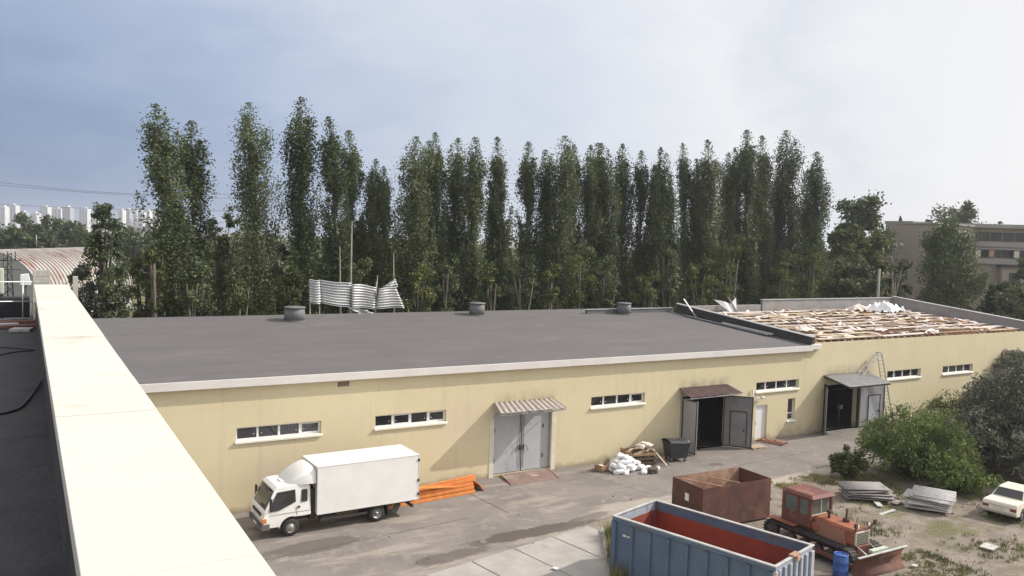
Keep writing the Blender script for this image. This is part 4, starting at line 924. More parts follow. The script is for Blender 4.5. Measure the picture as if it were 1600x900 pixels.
# ------------------------------------------------------------------ blue skip
sk = thing('skip_container', 'long blue steel skip with a red inside standing in the yard', 'skip', (22.10, -16.42, .0), R(15.6))
Wd, Ln, H0, H1 = 1.43, 3.36, .22, 2.40
q = MB(); q.box(-Wd+.03, Wd-.03, -Ln+.03, Ln-.03, H0, H0+.08); q.build('floor', 'skip_red', sk)
def skip_wall(pts_out, inward, name):
    q = MB(); (x0, y0), (x1, y1) = pts_out; dx, dy = inward
    q.hexa([(x0, y0, H0), (x1, y1, H0), (x1+dx*.03, y1+dy*.03, H0), (x0+dx*.03, y0+dy*.03, H0)], [(x0, y0, H1), (x1, y1, H1), (x1+dx*.03, y1+dy*.03, H1), (x0+dx*.03, y0+dy*.03, H1)], 0)
    q.hexa([(x0+dx*.031, y0+dy*.031, H0+.08), (x1+dx*.031, y1+dy*.031, H0+.08), (x1+dx*.05, y1+dy*.05, H0+.08), (x0+dx*.05, y0+dy*.05, H0+.08)], [(x0+dx*.031, y0+dy*.031, H1-.35), (x1+dx*.031, y1+dy*.031, H1-.35), (x1+dx*.05, y1+dy*.05, H1-.35), (x0+dx*.05, y0+dy*.05, H1-.35)], 1)
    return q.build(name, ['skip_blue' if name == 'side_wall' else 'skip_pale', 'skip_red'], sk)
sw = [skip_wall(((-Wd, -Ln), (-Wd, Ln)), (1, 0), 'side_wall'), skip_wall(((Wd, -Ln), (Wd, Ln)), (-1, 0), 'side_wall')]
ew = [skip_wall(((-Wd+.032, -Ln), (Wd-.032, -Ln)), (0, 1), 'end_wall'), skip_wall(((-Wd+.032, Ln), (Wd-.032, Ln)), (0, -1), 'end_wall')]
for s_, w_ in ((-1, sw[0]), (1, sw[1])):
    for i in range(9):
        y = -Ln+.06+i*(2*Ln-.24)/8
        q = MB(); xx = s_*(Wd+.002); q.hexa([(xx, y, H0), (xx+s_*.10, y+.02, H0), (xx+s_*.10, y+.12, H0), (xx, y+.14, H0)], [(xx, y, H1-.16), (xx+s_*.10, y+.02, H1-.20), (xx+s_*.10, y+.12, H1-.20), (xx, y+.14, H1-.16)]); q.build('rib', 'skip_blue', w_)
for i in range(7):
    x = -Wd+.12+i*(2*Wd-.34)/6
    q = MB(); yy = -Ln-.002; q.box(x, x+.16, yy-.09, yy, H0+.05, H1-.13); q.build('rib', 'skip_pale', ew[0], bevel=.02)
q = MB()
q.box(-Wd-.09, -Wd+.06, -Ln-.05, Ln+.05, H1+.002, H1+.05); q.box(Wd-.06, Wd+.09, -Ln-.05, Ln+.05, H1+.002, H1+.05)
q.box(-Wd+.061, Wd-.061, -Ln-.05, -Ln+.07, H1+.002, H1+.05); q.box(-Wd+.061, Wd-.061, Ln-.07, Ln+.05, H1+.002, H1+.05); q.build('rim', 'skip_rim', sk, bevel=.012)
q = MB()
for s_ in (-1, 1): q.box(s_*(Wd+.04)-.045, s_*(Wd+.04)+.045, -Ln-.01, Ln+.01, H1-.14, H1)
q.build('top_rail', 'skip_blue', sk, bevel=.01)
for (x, y) in ((-Wd, Ln), (Wd, -Ln), (-Wd, -Ln), (Wd, Ln)):
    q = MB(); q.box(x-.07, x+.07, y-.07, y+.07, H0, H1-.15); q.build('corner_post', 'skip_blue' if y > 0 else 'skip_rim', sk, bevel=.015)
q = MB(); q.box(-.25, .25, -Ln-.10, -Ln+.12, H1+.052, H1+.11); q.box(-.08, .10, -Ln-.16, -Ln-.05, H1-.12, H1+.05); q.build('door_catch', 'rust_pale', sk, bevel=.015)
for s_ in (-1, 1):
    q = MB(); q.tube([(s_*.9, -Ln+.4, .11), (s_*.9, -Ln+.7, .11)], .11, 12); q.tube([(s_*.9, Ln-.7, .11), (s_*.9, Ln-.4, .11)], .11, 12); q.build('roller', 'rust', sk)
q = MB(); q.tube([(-Wd+.2, .1, H0+.6), (Wd-.2, .1, H0+.6)], .03, 6); q.build('tie_bar', 'skip_red', sk)
q = MB(); q.box(-Wd-.012, -Wd-.003, 2.75, 2.9, 1.72, 1.80); q.box(-Wd-.012, -Wd-.003, 2.58, 2.7, 1.73, 1.79); q.build('marking', 'white_band', sk)

# rusty open box
rb = thing('rusty_box', 'rusty brown open steel box between the blue skip and the road', 'steel box', (28.75, -10.45, 0), R(-1.5))
w2, l2, h2 = 2.15, 1.06, 2.0
for (a, b, c, d) in ((-w2, w2, -l2, -l2+.02), (-w2, w2, l2-.02, l2), (-w2, -w2+.02, -l2+.021, l2-.021), (w2-.02, w2, -l2+.021, l2-.021)):
    q = MB(); q.box(a, b, c, d, .1, h2); q.build('side_plate', 'rust', rb)
for (a, b, c, d) in ((-w2+.021, w2-.021, l2-.032, l2-.0215), (-w2+.021, -w2+.03, -l2+.03, l2-.034)):
    q = MB(); q.box(a, b, c, d, .12, h2-.01); q.build('inner_face', 'rust_pale', rb)
q = MB(); q.box(-w2+.02, w2-.02, -l2+.02, l2-.02, .1, .13); q.build('floor', 'rust', rb)
q = MB(); q.bar((-w2+.4, l2-.1, h2-.10), (-w2+1.55, -l2+.05, h2-.14), .07, .05); q.bar((.2, l2-.06, h2-.3), (1.0, -.2, h2-.32), .06, .04); q.build('brace', 'rust_pale', rb)
q = MB(); q.box(-w2-.012, -w2-.002, -.12, .14, 1.15, 1.50); q.build('paper_label', 'white_paint', rb)
q = MB(); q.box(-w2+.1, w2-.1, -l2+.1, -l2+.25, 0, .098); q.box(-w2+.1, w2-.1, l2-.25, l2-.1, 0, .098); q.build('skid', 'rust_dark', rb)

# ------------------------------------------------------------------ crawler tractor, facing the camera
tr = thing('crawler_tractor', 'old orange crawler tractor with a cab, its rusty blade lowered', 'tractor', (29.85, -15.6, 0))
def track(sx):
    y0, y1, rad = -1.75, 2.2, .40; pts = []
    for i in range(9): a = math.pi/2-math.pi*i/8; pts.append((y1+rad*math.cos(a)*.9, .44+rad*math.sin(a)))
    for i in range(9): a = -math.pi/2-math.pi*i/8; pts.append((y0+rad*math.cos(a)*.9, .44+rad*math.sin(a)))
    q = MB(); n_ = len(pts); xa, xb = sx-.19, sx+.19
    inn = [((p[0]-.2)*.955+.2, (p[1]-.44)*.86+.44) for p in pts]
    vs_ = [(xa, *p) for p in pts]+[(xb, *p) for p in pts]+[(xa, *p) for p in inn]+[(xb, *p) for p in inn]; fs = []
    for i in range(n_):
        j = (i+1) % n_; fs += [(i, j, n_+j, n_+i), (2*n_+j, 2*n_+i, 3*n_+i, 3*n_+j), (j, i, 2*n_+i, 2*n_+j), (n_+i, n_+j, 3*n_+j, 3*n_+i)]
    q.add(vs_, fs)
    per = 0
    for i in range(n_):
        a, b = Vector((0, *pts[i])), Vector((0, *pts[(i+1) % n_])); L = (b-a).length; k = max(1, int(L/.17))
        for j in range(k):
            c = a.lerp(b, (j+.5)/k); d = (b-a).normalized(); nn_ = Vector((0, d.z, -d.y))*-1
            q.bar(Vector((xa-.01, c.y, c.z))+nn_*.02, Vector((xb+.01, c.y, c.z))+nn_*.02, .05, .05, up=nn_)
    o = q.build('track', 'chassis', tr)
    for (yy, rr) in ((2.2, .33), (-1.75, .31), (1.15, .24), (.45, .24), (-.25, .24), (-.95, .24)):
        q = MB(); q.lathe([(0, -.12), (rr, -.12), (rr, .12), (0, .12)], 'x', (sx, yy, .44 if rr > .3 else .33), 18)
        q.lathe([(0, -.14), (rr*.5, -.14), (rr*.5, .14), (0, .14)], 'x', (sx, yy, .44 if rr > .3 else .33), 12); q.build('road_wheel', 'rust_dark', o)
track(-.82); track(.82)
q = MB(); q.box(-.45, .45, -1.9, 2.3, .42, .92); q.build('frame', 'tractor_red', tr, bevel=.03)
for s_ in (-1, 1):
    q = MB(); q.box(s_*.82-.22, s_*.82+.20, .9, 2.35, .96, 1.0); q.build('fender', 'tractor_orange', tr)
# cab
CX, YA, YB, ZF, ZT = .72, .28, 1.85, 1.02, 2.30
q = MB(); q.box(-CX, CX, YA, YB, ZF, ZF+.52)
for (x, y) in ((-CX, YA), (CX-.12, YA), (-CX, YB-.16), (CX-.12, YB-.16)): q.box(x, x+.12, y, y+.16, ZF+.521, ZT-.101)
q.box(-CX, CX, YA, YB, ZT-.10, ZT); q.box(-CX, -CX+.10, YA+.62, YA+.76, ZF+.521, ZT-.101); q.box(CX-.10, CX, YA+.62, YA+.76, ZF+.521, ZT-.101)
cb = q.build('cab', 'tractor_red', tr, bevel=.02)
q = MB(); vs_ = []
q.hexa([(-CX-.07, YA-.14, ZT+.003), (CX+.07, YA-.14, ZT+.003), (CX+.07, YB+.05, ZT+.003), (-CX-.07, YB+.05, ZT+.003)], [(-CX+.08, YA+.02, ZT+.13), (CX-.08, YA+.02, ZT+.13), (CX-.08, YB-.08, ZT+.13), (-CX+.08, YB-.08, ZT+.13)]); q.build('roof', 'tractor_red', cb, bevel=.03)
q = MB(); q.box(-CX+.12, CX-.12, YA+.05, YA+.07, ZF+.52, ZT-.1); q.build('windscreen', 'cab_glass', cb)
for s_ in (-1, 1):
    for (a, b) in ((YA+.16, YA+.62), (YA+.76, YB-.16)):
        q = MB(); x = s_*(CX-.05); q.box(x-.008, x+.008, a, b, ZF+.52, ZT-.1); q.build('side_window', 'cab_glass', cb)
q = MB(); q.box(-CX+.12, CX-.12, YB-.06, YB-.045, ZF+.52, ZT-.1); q.build('rear_window', 'cab_glass', cb)
q = MB(); q.box(-CX+.115, CX-.115, YA+.03, YA+.048, ZF+.52, ZF+.56); q.box(-.02, .02, YA+.03, YA+.048, ZF+.56, ZT-.1); q.box(CX-.3, CX-.28, YA+.02, YA+.03, ZF+.56, ZT-.25); q.build('window_frame', 'cream_dirty', cb)
# hood
q = MB(); hp = [(-.50, .92), (.50, .92), (.50, 1.46), (.42, 1.56), (-.42, 1.56), (-.50, 1.46)]
q.prism(hp, 'y', -1.72, YA-.004); hd = q.build('hood', 'tractor_orange', tr, bevel=.025)
for s_ in (-1, 1):
    q = MB(); x = s_*.504; q.hexa([(x, -1.45, .72), (x+s_*.035, -1.45, .72), (x+s_*.035, .12, .86), (x, .12, .86)], [(x, -1.30, 1.40), (x+s_*.035, -1.30, 1.40), (x+s_*.035, .12, 1.42), (x, .12, 1.42)]); q.build('side_panel', 'tractor_side', hd)
q = MB(); q.box(-.62, .62, -.02, .30, .98, 1.30); q.build('cowl', 'tractor_orange', tr, bevel=.04)
q = MB(); q.box(-.44, .44, -1.80, -1.723, .80, 1.48); gr = q.build('radiator_grille', 'cream_dirty', tr, bevel=.02)
q = MB()
for k in range(9): q.box(-.38, .38, -1.815, -1.802, .86+k*.065, .89+k*.065)
q.build('grille_bars', 'gate_dark', gr)
q = MB(); q.box(-.50, .50, -1.79, -1.72, 1.485, 1.565); q.build('nose_trim', 'tractor_red', tr, bevel=.015)
for s_ in (-1, 1):
    q = MB(); q.tube([(s_*.36, -1.76, 1.57), (s_*.36, -1.76, 1.68)], .02, 6); q.lathe([(0, -1.70), (.07, -1.72), (.10, -1.80), (.105, -1.83)], 'y', (s_*.36, 0, 1.74), 16); hl = q.build('headlight', 'tractor_red', tr)
    q = MB(); q.lathe([(0, -1.822), (.095, -1.82)], 'y', (s_*.36, 0, 1.74), 16); q.build('lens', 'lamp_glass', hl, recalc=False)
q = MB(); q.tube([(.16, -.85, 1.56), (.16, -.85, 1.78), (.16, -.86, 2.12)], [.06, .045, .045], 10); q.build('exhaust_pipe', 'rust_dark', hd)
q = MB(); q.lathe([(0, 1.56), (.13, 1.56), (.15, 1.62), (.13, 1.70), (.05, 1.72), (0, 1.72)], c=(.16, -.85, 0), n=14); q.build('exhaust_collar', 'rust_dark', hd)
q = MB(); q.tube([(-.12, -.2, 1.56), (-.12, -.2, 1.78)], .05, 10); q.lathe([(0, 1.78), (.10, 1.78), (.11, 1.84), (.09, 1.90), (0, 1.92)], c=(-.12, -.2, 0), n=14); q.build('air_filter', 'rust_dark', hd)
for s_ in (-1, 1):
    q = MB(); q.bar((s_*.42, -1.72, 1.5), (s_*.62, -1.9, 1.78), .04); q.box(s_*.62-.07, s_*.62+.07, -1.95, -1.85, 1.72, 1.9); q.build('work_lamp', 'rust_dark', tr, bevel=.01)
# blade on its arms
q = MB(); n_ = 8; vs_ = []
for j in range(n_+1):
    s_ = j/n_; z = .02+.90*s_; y = -2.78+.22*(1-(2*s_-1)**2)
    for x in (-1.60, 1.50): vs_.append((x, y, z))
q.add(vs_, [(2*j, 2*j+1, 2*j+3, 2*j+2) for j in range(n_)], 0, True); bl = q.build('blade', 'rust', tr, solid=.05)
q = MB(); q.box(-1.60, 1.50, -2.85, -2.74, .925, .97); q.build('blade_rim', 'skip_rim', bl, bevel=.01)
q = MB(); q.box(-.45, .55, -2.60, -2.40, .86, .99); q.build('hose_guard', 'cabinet_green', bl, bevel=.02)
for s_ in (-1, 1):
    q = MB(); q.bar((s_*1.12, .3, .42), (s_*1.12, -2.55, .30), .12, .16); q.build('push_arm', 'tractor_red', tr)
    q = MB(); q.tube([(s_*.4, -1.7, .95), (s_*.4, -2.5, .6)], .045, 8); q.build('lift_ram', 'steel', tr)
q = MB(); q.box(-.75, .75, 2.3, 2.45, .5, .8); q.bar((0, 2.4, .55), (0, 2.95, .5), .12, .08); q.build('drawbar', 'rust_dark', tr)

# blue drum beside the tractor
t = thing('plastic_drum', 'blue plastic drum standing between the blue skip and the tractor blade', 'drum', (28.05, -17.75, .02))
q = MB(); q.lathe([(0, 0), (.26, 0), (.285, .04), (.29, .28), (.30, .30), (.30, .33), (.29, .35), (.29, .60), (.30, .62), (.30, .65), (.285, .67), (.28, .86), (.25, .9), (0, .9)], n=26); q.build('body', 'barrel_blue', t)
q = MB(); q.lathe([(.27, .90), (.285, .905), (.285, .93), (.25, .935), (.245, .905)], n=26); q.build('rim', 'barrel_blue', t)
q = MB(); q.lathe([(0, .94), (.035, .94), (.035, .902)], c=(.14, 0, 0), n=10); q.build('bung', 'black_plastic', t)

# ------------------------------------------------------------------ corrugated asbestos sheets in two stacks
def wavy(L, Wd_, amp=.036, waves=7):
    q = MB(); n_ = waves*6; vs_ = []; fs = []
    for x in (-L/2, 0, L/2):
        for i in range(n_+1): vs_.append((x, (i/n_-.5)*Wd_, amp*math.sin(i/6*2*math.pi)))
    fs = [(j*(n_+1)+i, j*(n_+1)+i+1, (j+1)*(n_+1)+i+1, (j+1)*(n_+1)+i) for j in range(2) for i in range(n_)]
    q.add(vs_, fs, 0, True); return q
rn = random.Random(4)
def sheet_stack(c, rz, n_, L, Wd_, m, label, group, sp=.10, tilt=0., bend=0):
    src = None
    for i in range(n_):
        if src is None: src = wavy(L, Wd_).build('corrugated_sheet', m, solid=.022, recalc=False); o = src
        else: o = src.copy(); COL.objects.link(o)
        big = rn.uniform(-.16, .16); o.location = (c[0]+rn.uniform(-.2, .2), c[1]+rn.uniform(-.2, .2), .10+i*sp+rn.uniform(0, .015)); o.rotation_euler = (tilt+rn.uniform(-.07, .07), rn.uniform(-.04, .04), rz+big)
        tag(o, label, 'corrugated sheet', group)
sheet_stack((38.35, -11.45, 0), R(-32), 6, 2.35, 1.5, 'slate_dark', 'weathered grey corrugated sheet in the darker stack under the small bush', 'corrugated sheets in the darker stack')
sheet_stack((39.75, -14.0, 0), R(-63), 8, 1.95, 1.15, 'slate', 'pale grey corrugated sheet in the lighter stack beside the leafy bush', 'corrugated sheets in the lighter stack', .10, R(9))
q = MB(); q.box(-.30, .30, -.16, .16, 0, .05); tag(q.build('concrete_piece', 'foam', loc=(39.0, -12.75, .03), rot=(0, 0, .2)), 'pale flat concrete piece lying between the two sheet stacks', 'concrete piece')
for k, (px_, py_, sx_, sy_, a, lb) in enumerate(((1432, 783, .5, .08, .3, 'pale lath lying on the dirt between the tractor and the sheet stacks'), (1386, 803, .7, .07, .1, 'thin white lath on the dirt beyond the tractor blade'), (1545, 857, .38, .28, .2, 'flat whitish slab lying on the dirt in front of the old car'), (1372, 790, .4, .14, .9, 'grey board offcut on the dirt right of the tractor cab'), (1428, 887, .16, .12, 0, 'small white stone on the dirt beyond the end of the tractor blade'), (941, 833, .10, .07, 0, 'crumpled white litter at the edge of the grass by the skip'), (868, 892, .09, .16, .5, 'scrap of white litter on the concrete paving'))):
    d = RGT*((px_-800)/FPX)+UPV*((450-py_)/FPX)+FWD; g_ = CAM+d*(-CAM.z/d.z)
    if k < 4:
        q = MB(); q.box(-sx_, sx_, -sy_, sy_, 0, .05); o = q.build('litter_board', 'block_grey', loc=(g_.x, g_.y, .06), rot=(0, 0, a))
    else: o = lump('litter', 'film' if k > 4 else 'block_grey', (sx_, sy_, .05), (g_.x, g_.y, .09), a, 300+k, .5)
    tag(o, lb, 'litter')
rn = random.Random(55)
lsrc = [lump('rubble_lump', 'concrete_old', (.09, .07, .05), (0, 0, 0), 0, 400+s_, .5, 1) for s_ in range(3)]
for i in range(46):
    o = lsrc[i] if i < 3 else lsrc[i % 3].copy()
    if i >= 3: COL.objects.link(o)
    if i < 34: x, y = rn.uniform(31.5, 41), rn.uniform(-22, -14)
    else: x, y = rn.uniform(12, 27), rn.uniform(-11, -4.6)
    if abs(x-22) < 3 and y < -12: x = 33
    o.location = (x, y, .02); s_ = rn.uniform(.3, .9); o.scale = (s_, s_, s_); o.rotation_euler = (rn.uniform(0, 3), 0, rn.uniform(0, 6))
    tag(o, 'small lump of rubble lying on the open yard', 'rubble lump', 'rubble lumps scattered over the yard')

# ------------------------------------------------------------------ old saloon car, seen from behind
ca = thing('parked_car', 'old cream saloon car parked nose away beside the dark trees', 'car', (41.2, -16.75, 0), R(9))
def cw(z): return .78 if z < .90 else .78-.20*(z-.90)/.5
def loft(prof_, name, m, par, yw=None, bevel=.03):
    q = MB(); n_ = len(prof_); yw = yw or cw
    q.add([(x, -yw(z), z) for x, z in prof_]+[(x, yw(z), z) for x, z in prof_], [tuple(range(n_)), tuple(range(2*n_-1, n_-1, -1))]+[(i, (i+1) % n_, n_+(i+1) % n_, n_+i) for i in range(n_)])
    return q.build(name, m, par, bevel=bevel)
def archp(cx_, r_): return [(cx_+r_*math.cos(a), .30+r_*math.sin(a)) for a in [R(d) for d in range(180, -1, -30)]]
body = [(.04, .36), (.0, .55), (.02, .88), (.08, .945), (1.02, .97), (3.0, .95), (4.0, .86), (4.1, .62), (4.06, .36), (3.70, .32)]+archp(3.28, .36)[::-1]+[(2.9, .28), (1.2, .28)]+archp(.84, .36)[::-1]+[(.45, .32)]
bd = loft(body, 'body', 'car_white', ca)
gh = [(.98, .965), (1.42, 1.36), (1.62, 1.42), (2.55, 1.42), (2.78, 1.36), (3.15, .955)]
rf = loft(gh, 'cabin', 'car_white', ca, bevel=.04)
q = MB(); q.hexa([(1.035, -.66, .995), (1.035, .66, .995), (1.06, .66, .985), (1.06, -.66, .985)], [(1.385, -.56, 1.345), (1.385, .56, 1.345), (1.41, .56, 1.335), (1.41, -.56, 1.335)]); q.v = [(x-.02, y, z+.012) for x, y, z in q.v]; q.build('rear_window', 'glass', rf)
q = MB(); q.hexa([(2.80, -.56, 1.34), (2.80, .56, 1.34), (2.84, .56, 1.34), (2.84, -.56, 1.34)], [(3.1, -.66, 1.0), (3.1, .66, 1.0), (3.14, .66, 1.0), (3.14, -.66, 1.0)]); q.build('windscreen', 'glass', rf)
for s_ in (-1, 1):
    for pts in ([(1.22, 1.0), (1.50, 1.34), (1.98, 1.35), (1.98, 1.0)], [(2.05, 1.0), (2.05, 1.35), (2.55, 1.35), (2.88, 1.0)]):
        q = MB(); k = len(pts); q.add([(x, s_*(cw(z)+.006), z) for x, z in pts]+[(x, s_*(cw(z)-.02), z) for x, z in pts], [tuple(range(k)), tuple(range(2*k-1, k-1, -1))]+[(i, (i+1) % k, k+(i+1) % k, k+i) for i in range(k)]); q.build('side_window', 'glass', rf)
    q = MB(); q.box(-.016, .05, min(s_*.48, s_*.76), max(s_*.48, s_*.76), .60, .74); q.build('tail_lamp', 'tail_lamp', ca, bevel=.012)
    q = MB(); q.box(1.9, 2.02, s_*.785-.01, s_*.785+.01, .82, .85); q.build('door_handle', 'steel', bd)
    for cx_ in (.84, 3.28):
        q = MB(); y0 = s_*.60; q.lathe([(.16, -.09), (.27, -.09), (.30, -.06), (.30, .06), (.27, .09), (.16, .09), (.16, -.09)], 'y', (cx_, y0+s_*.08, .30), 24); wv = q.build('wheel', 'rubber', ca)
        q = MB(); q.lathe([(.17, s_*.07), (.10, s_*.05), (.06, s_*.09), (0, s_*.09)], 'y', (cx_, y0+s_*.08, .30), 18); q.build('rim', 'steel_rim', wv)
q = MB(); q.box(-.07, .04, -.80, .80, .40, .50); q.build('bumper', 'steel', ca, bevel=.02)
q = MB(); q.box(-.022, .0, -.26, .26, .58, .70); q.build('number_plate', 'cream_dirty', ca)
q = MB(); q.box(-.012, .02, -.46, .46, .745, .752); q.build('boot_seam', 'chassis', bd)
q = MB(); q.box(1.1, 1.3, -.4, .1, .96, 1.08); q.build('parcel_shelf', 'barrel_blue', ca, bevel=.03)

# ------------------------------------------------------------------ foliage
def leaf_mesh(name, m, P, L, Wd_, seed, parent=None, loc=None, dirs=None, spread=1.0, kind=None):
    """one mesh of small pointed leaves: P centres (n,3), L lengths (n), dirs preferred direction (n,3)"""
    g = np.random.default_rng(seed); n = len(P)
    d = g.normal(size=(n, 3)); d /= np.linalg.norm(d, axis=1)[:, None]
    if dirs is not None: d = dirs+d*spread
    d /= np.linalg.norm(d, axis=1)[:, None]+1e-9
    s = np.cross(d, g.normal(size=(n, 3))); s /= np.linalg.norm(s, axis=1)[:, None]+1e-9
    nn = np.cross(d, s); L = np.asarray(L)[:, None]; w = L*Wd_
    V = np.empty((n, 4, 3)); V[:, 0] = P-d*L*.5; V[:, 1] = P-s*w*.5+nn*w*.12-d*L*.06; V[:, 2] = P+d*L*.5; V[:, 3] = P+s*w*.5+nn*w*.12-d*L*.06
    me = bpy.data.meshes.new(name); me.vertices.add(4*n); me.vertices.foreach_set('co', V.reshape(-1).astype(np.float32))
    me.loops.add(4*n); me.loops.foreach_set('vertex_index', np.arange(4*n, dtype=np.int32))
    me.polygons.add(n); me.polygons.foreach_set('loop_start', np.arange(0, 4*n, 4, dtype=np.int32)); me.polygons.foreach_set('loop_total', np.full(n, 4, dtype=np.int32))
    me.update(calc_edges=True); me.materials.append(MATS[m])
    o = bpy.data.objects.new(name, me); COL.objects.link(o)
    if parent is not None: o.parent = parent
    if loc is not None: o.location = loc
    return o

def poplar(seed, H, stems, wid=1.0, bend=0.):
    """a column of steep branches round one or more stems; unit placed at the origin"""
    g = np.random.default_rng(seed); Ps = []; Ls = []; Ds = []; tr_ = MB()
    for (dx, dy, hf, wf) in stems:
        h = H*hf; tr_.tube([(dx*.25, dy*.25, 0), (dx*.6, dy*.6, h*.3), (dx*1.0, dy*1.0, h*.7), (dx*1.05, dy*1.05, h*.96)], [.24*wf, .18*wf, .09*wf, .02], 7)
        nb_ = int(84*wf); gaps = [(g.uniform(.22, .75), g.uniform(0, 6.28)) for _ in range(2)]
        for b in range(nb_):
            t = .07+.84*((b+g.random())/nb_)**.92; z0 = h*t*.93; fr = (.80+.20*t/.3) if t < .3 else 1.0-.44*((t-.3)/.70)**1.7
            ang = b*2.4+g.uniform(-.6, .6); ln_ = g.uniform(2.4, 4.6)*(1 if t < .7 else .72); big = g.random() < .22
            rr = 1.62*wid*wf*fr*(g.uniform(.25, .95) if not big else g.uniform(.95, 1.3))
            c0 = np.array([dx*min(1, t/.7), dy*min(1, t/.7), z0]); u_ = np.array([math.cos(ang), math.sin(ang), 0])
            e1 = u_*rr*.85+np.array([0, 0, ln_*.42]); e2 = u_*rr+np.array([0, 0, ln_])
            top_ = h*g.uniform(.90, .985)-c0[2]; e2[2] = min(e2[2], max(top_, 1.0)); e2[:2] *= (1-.45*max(0, t-.6)/.4); e1[2] = min(e1[2], e2[2]*.6)
            if any(abs(t-gt) < .055 and math.cos(ang-ga) > .1 for gt, ga in gaps): continue
            k = int(g.uniform(230, 420)*(.6+.4*fr)); s = g.beta(1.5, 1.6, k)[:, None]
            pts = c0+np.where(s < .45, e1*s/.45, e1+(e2-e1)*((s-.45)/.55))
            sp = wid*(.11+.33*np.sin(np.pi*np.clip(s*1.05, 0, 1))**1.2)*(.62+.38*fr); pts = pts+g.normal(size=(k, 3))*sp*np.array([.85, .85, 1.3])
            Ps.append(pts); Ls.append(g.uniform(.10, .235, k)); Ds.append(np.tile([0, 0, -.3], (k, 1)))
            if b % 2 == 0 and t > .10: tr_.tube([tuple(c0-np.array([0, 0, .8])), tuple(c0+e1*.95), tuple(c0+e2*.92)], [.05, .03, .008], 4)
        k = 520; s = g.random(k)**.8; wt_ = .60*wid*wf*np.sqrt(np.clip(1.02-s, 0, 1)); Ps.append(np.c_[dx*1.05+g.normal(size=k)*wt_, dy*1.05+g.normal(size=k)*wt_, h*(.84+.155*s)]); Ls.append(g.uniform(.10, .20, k)); Ds.append(np.tile([0, 0, .3], (k, 1)))
    P_ = np.concatenate(Ps); P_[:, 0] += bend*(P_[:, 2]/H)**2.2; tr_.v = [(x+bend*(max(z, 0)/H)**2.2, y, z) for x, y, z in tr_.v]
    return P_, np.concatenate(Ls), np.concatenate(Ds), tr_

H0_ = 22.5
PV = []
for i, (st, wid) in enumerate((([(0, 0, 1, 1)], 1.0), ([(0, 0, 1, 1)], .82), ([(-.75, .1, 1, .85), (.75, -.2, .93, .85)], .9), ([(-.9, 0, .92, .8), (.1, .3, 1, .85), (1.0, -.1, .88, .75)], .9), ([(0, 0, 1, 1), (1.1, .3, .72, .6)], 1.0), ([(0, 0, 1, .9), (-1.0, .2, .8, .6), (.8, .5, .6, .6)], .9), ([(0, 0, 1, 1.1)], 1.15), ([(0, 0, 1, 1)], .9), ([(-.4, .2, 1, .9), (.6, 0, .8, .7)], .85))):
    P, L, D, t_ = poplar(100+i, H0_, st, wid, (-.9, .35, -.4, .4, -.7, .3, -.6, -.3, .5)[i])
    cr_ = leaf_mesh('crown', 'poplar_leaf', P, L, .72, 200+i, dirs=D); tk_ = t_.build('trunk', 'bark', recalc=False)
    PV.append((cr_, tk_))
used_v = set()
ORD = ['first', 'second', 'third', 'fourth', 'fifth', 'sixth', 'seventh', 'eighth', 'ninth', 'tenth', 'eleventh', 'twelfth', 'thirteenth', 'fourteenth', 'fifteenth', 'sixteenth', 'seventeenth', 'eighteenth', 'nineteenth', 'twentieth', 'twenty-first', 'twenty-second', 'twenty-third', 'twenty-fourth', 'twenty-fifth', 'twenty-sixth', 'twenty-seventh', 'twenty-eighth']
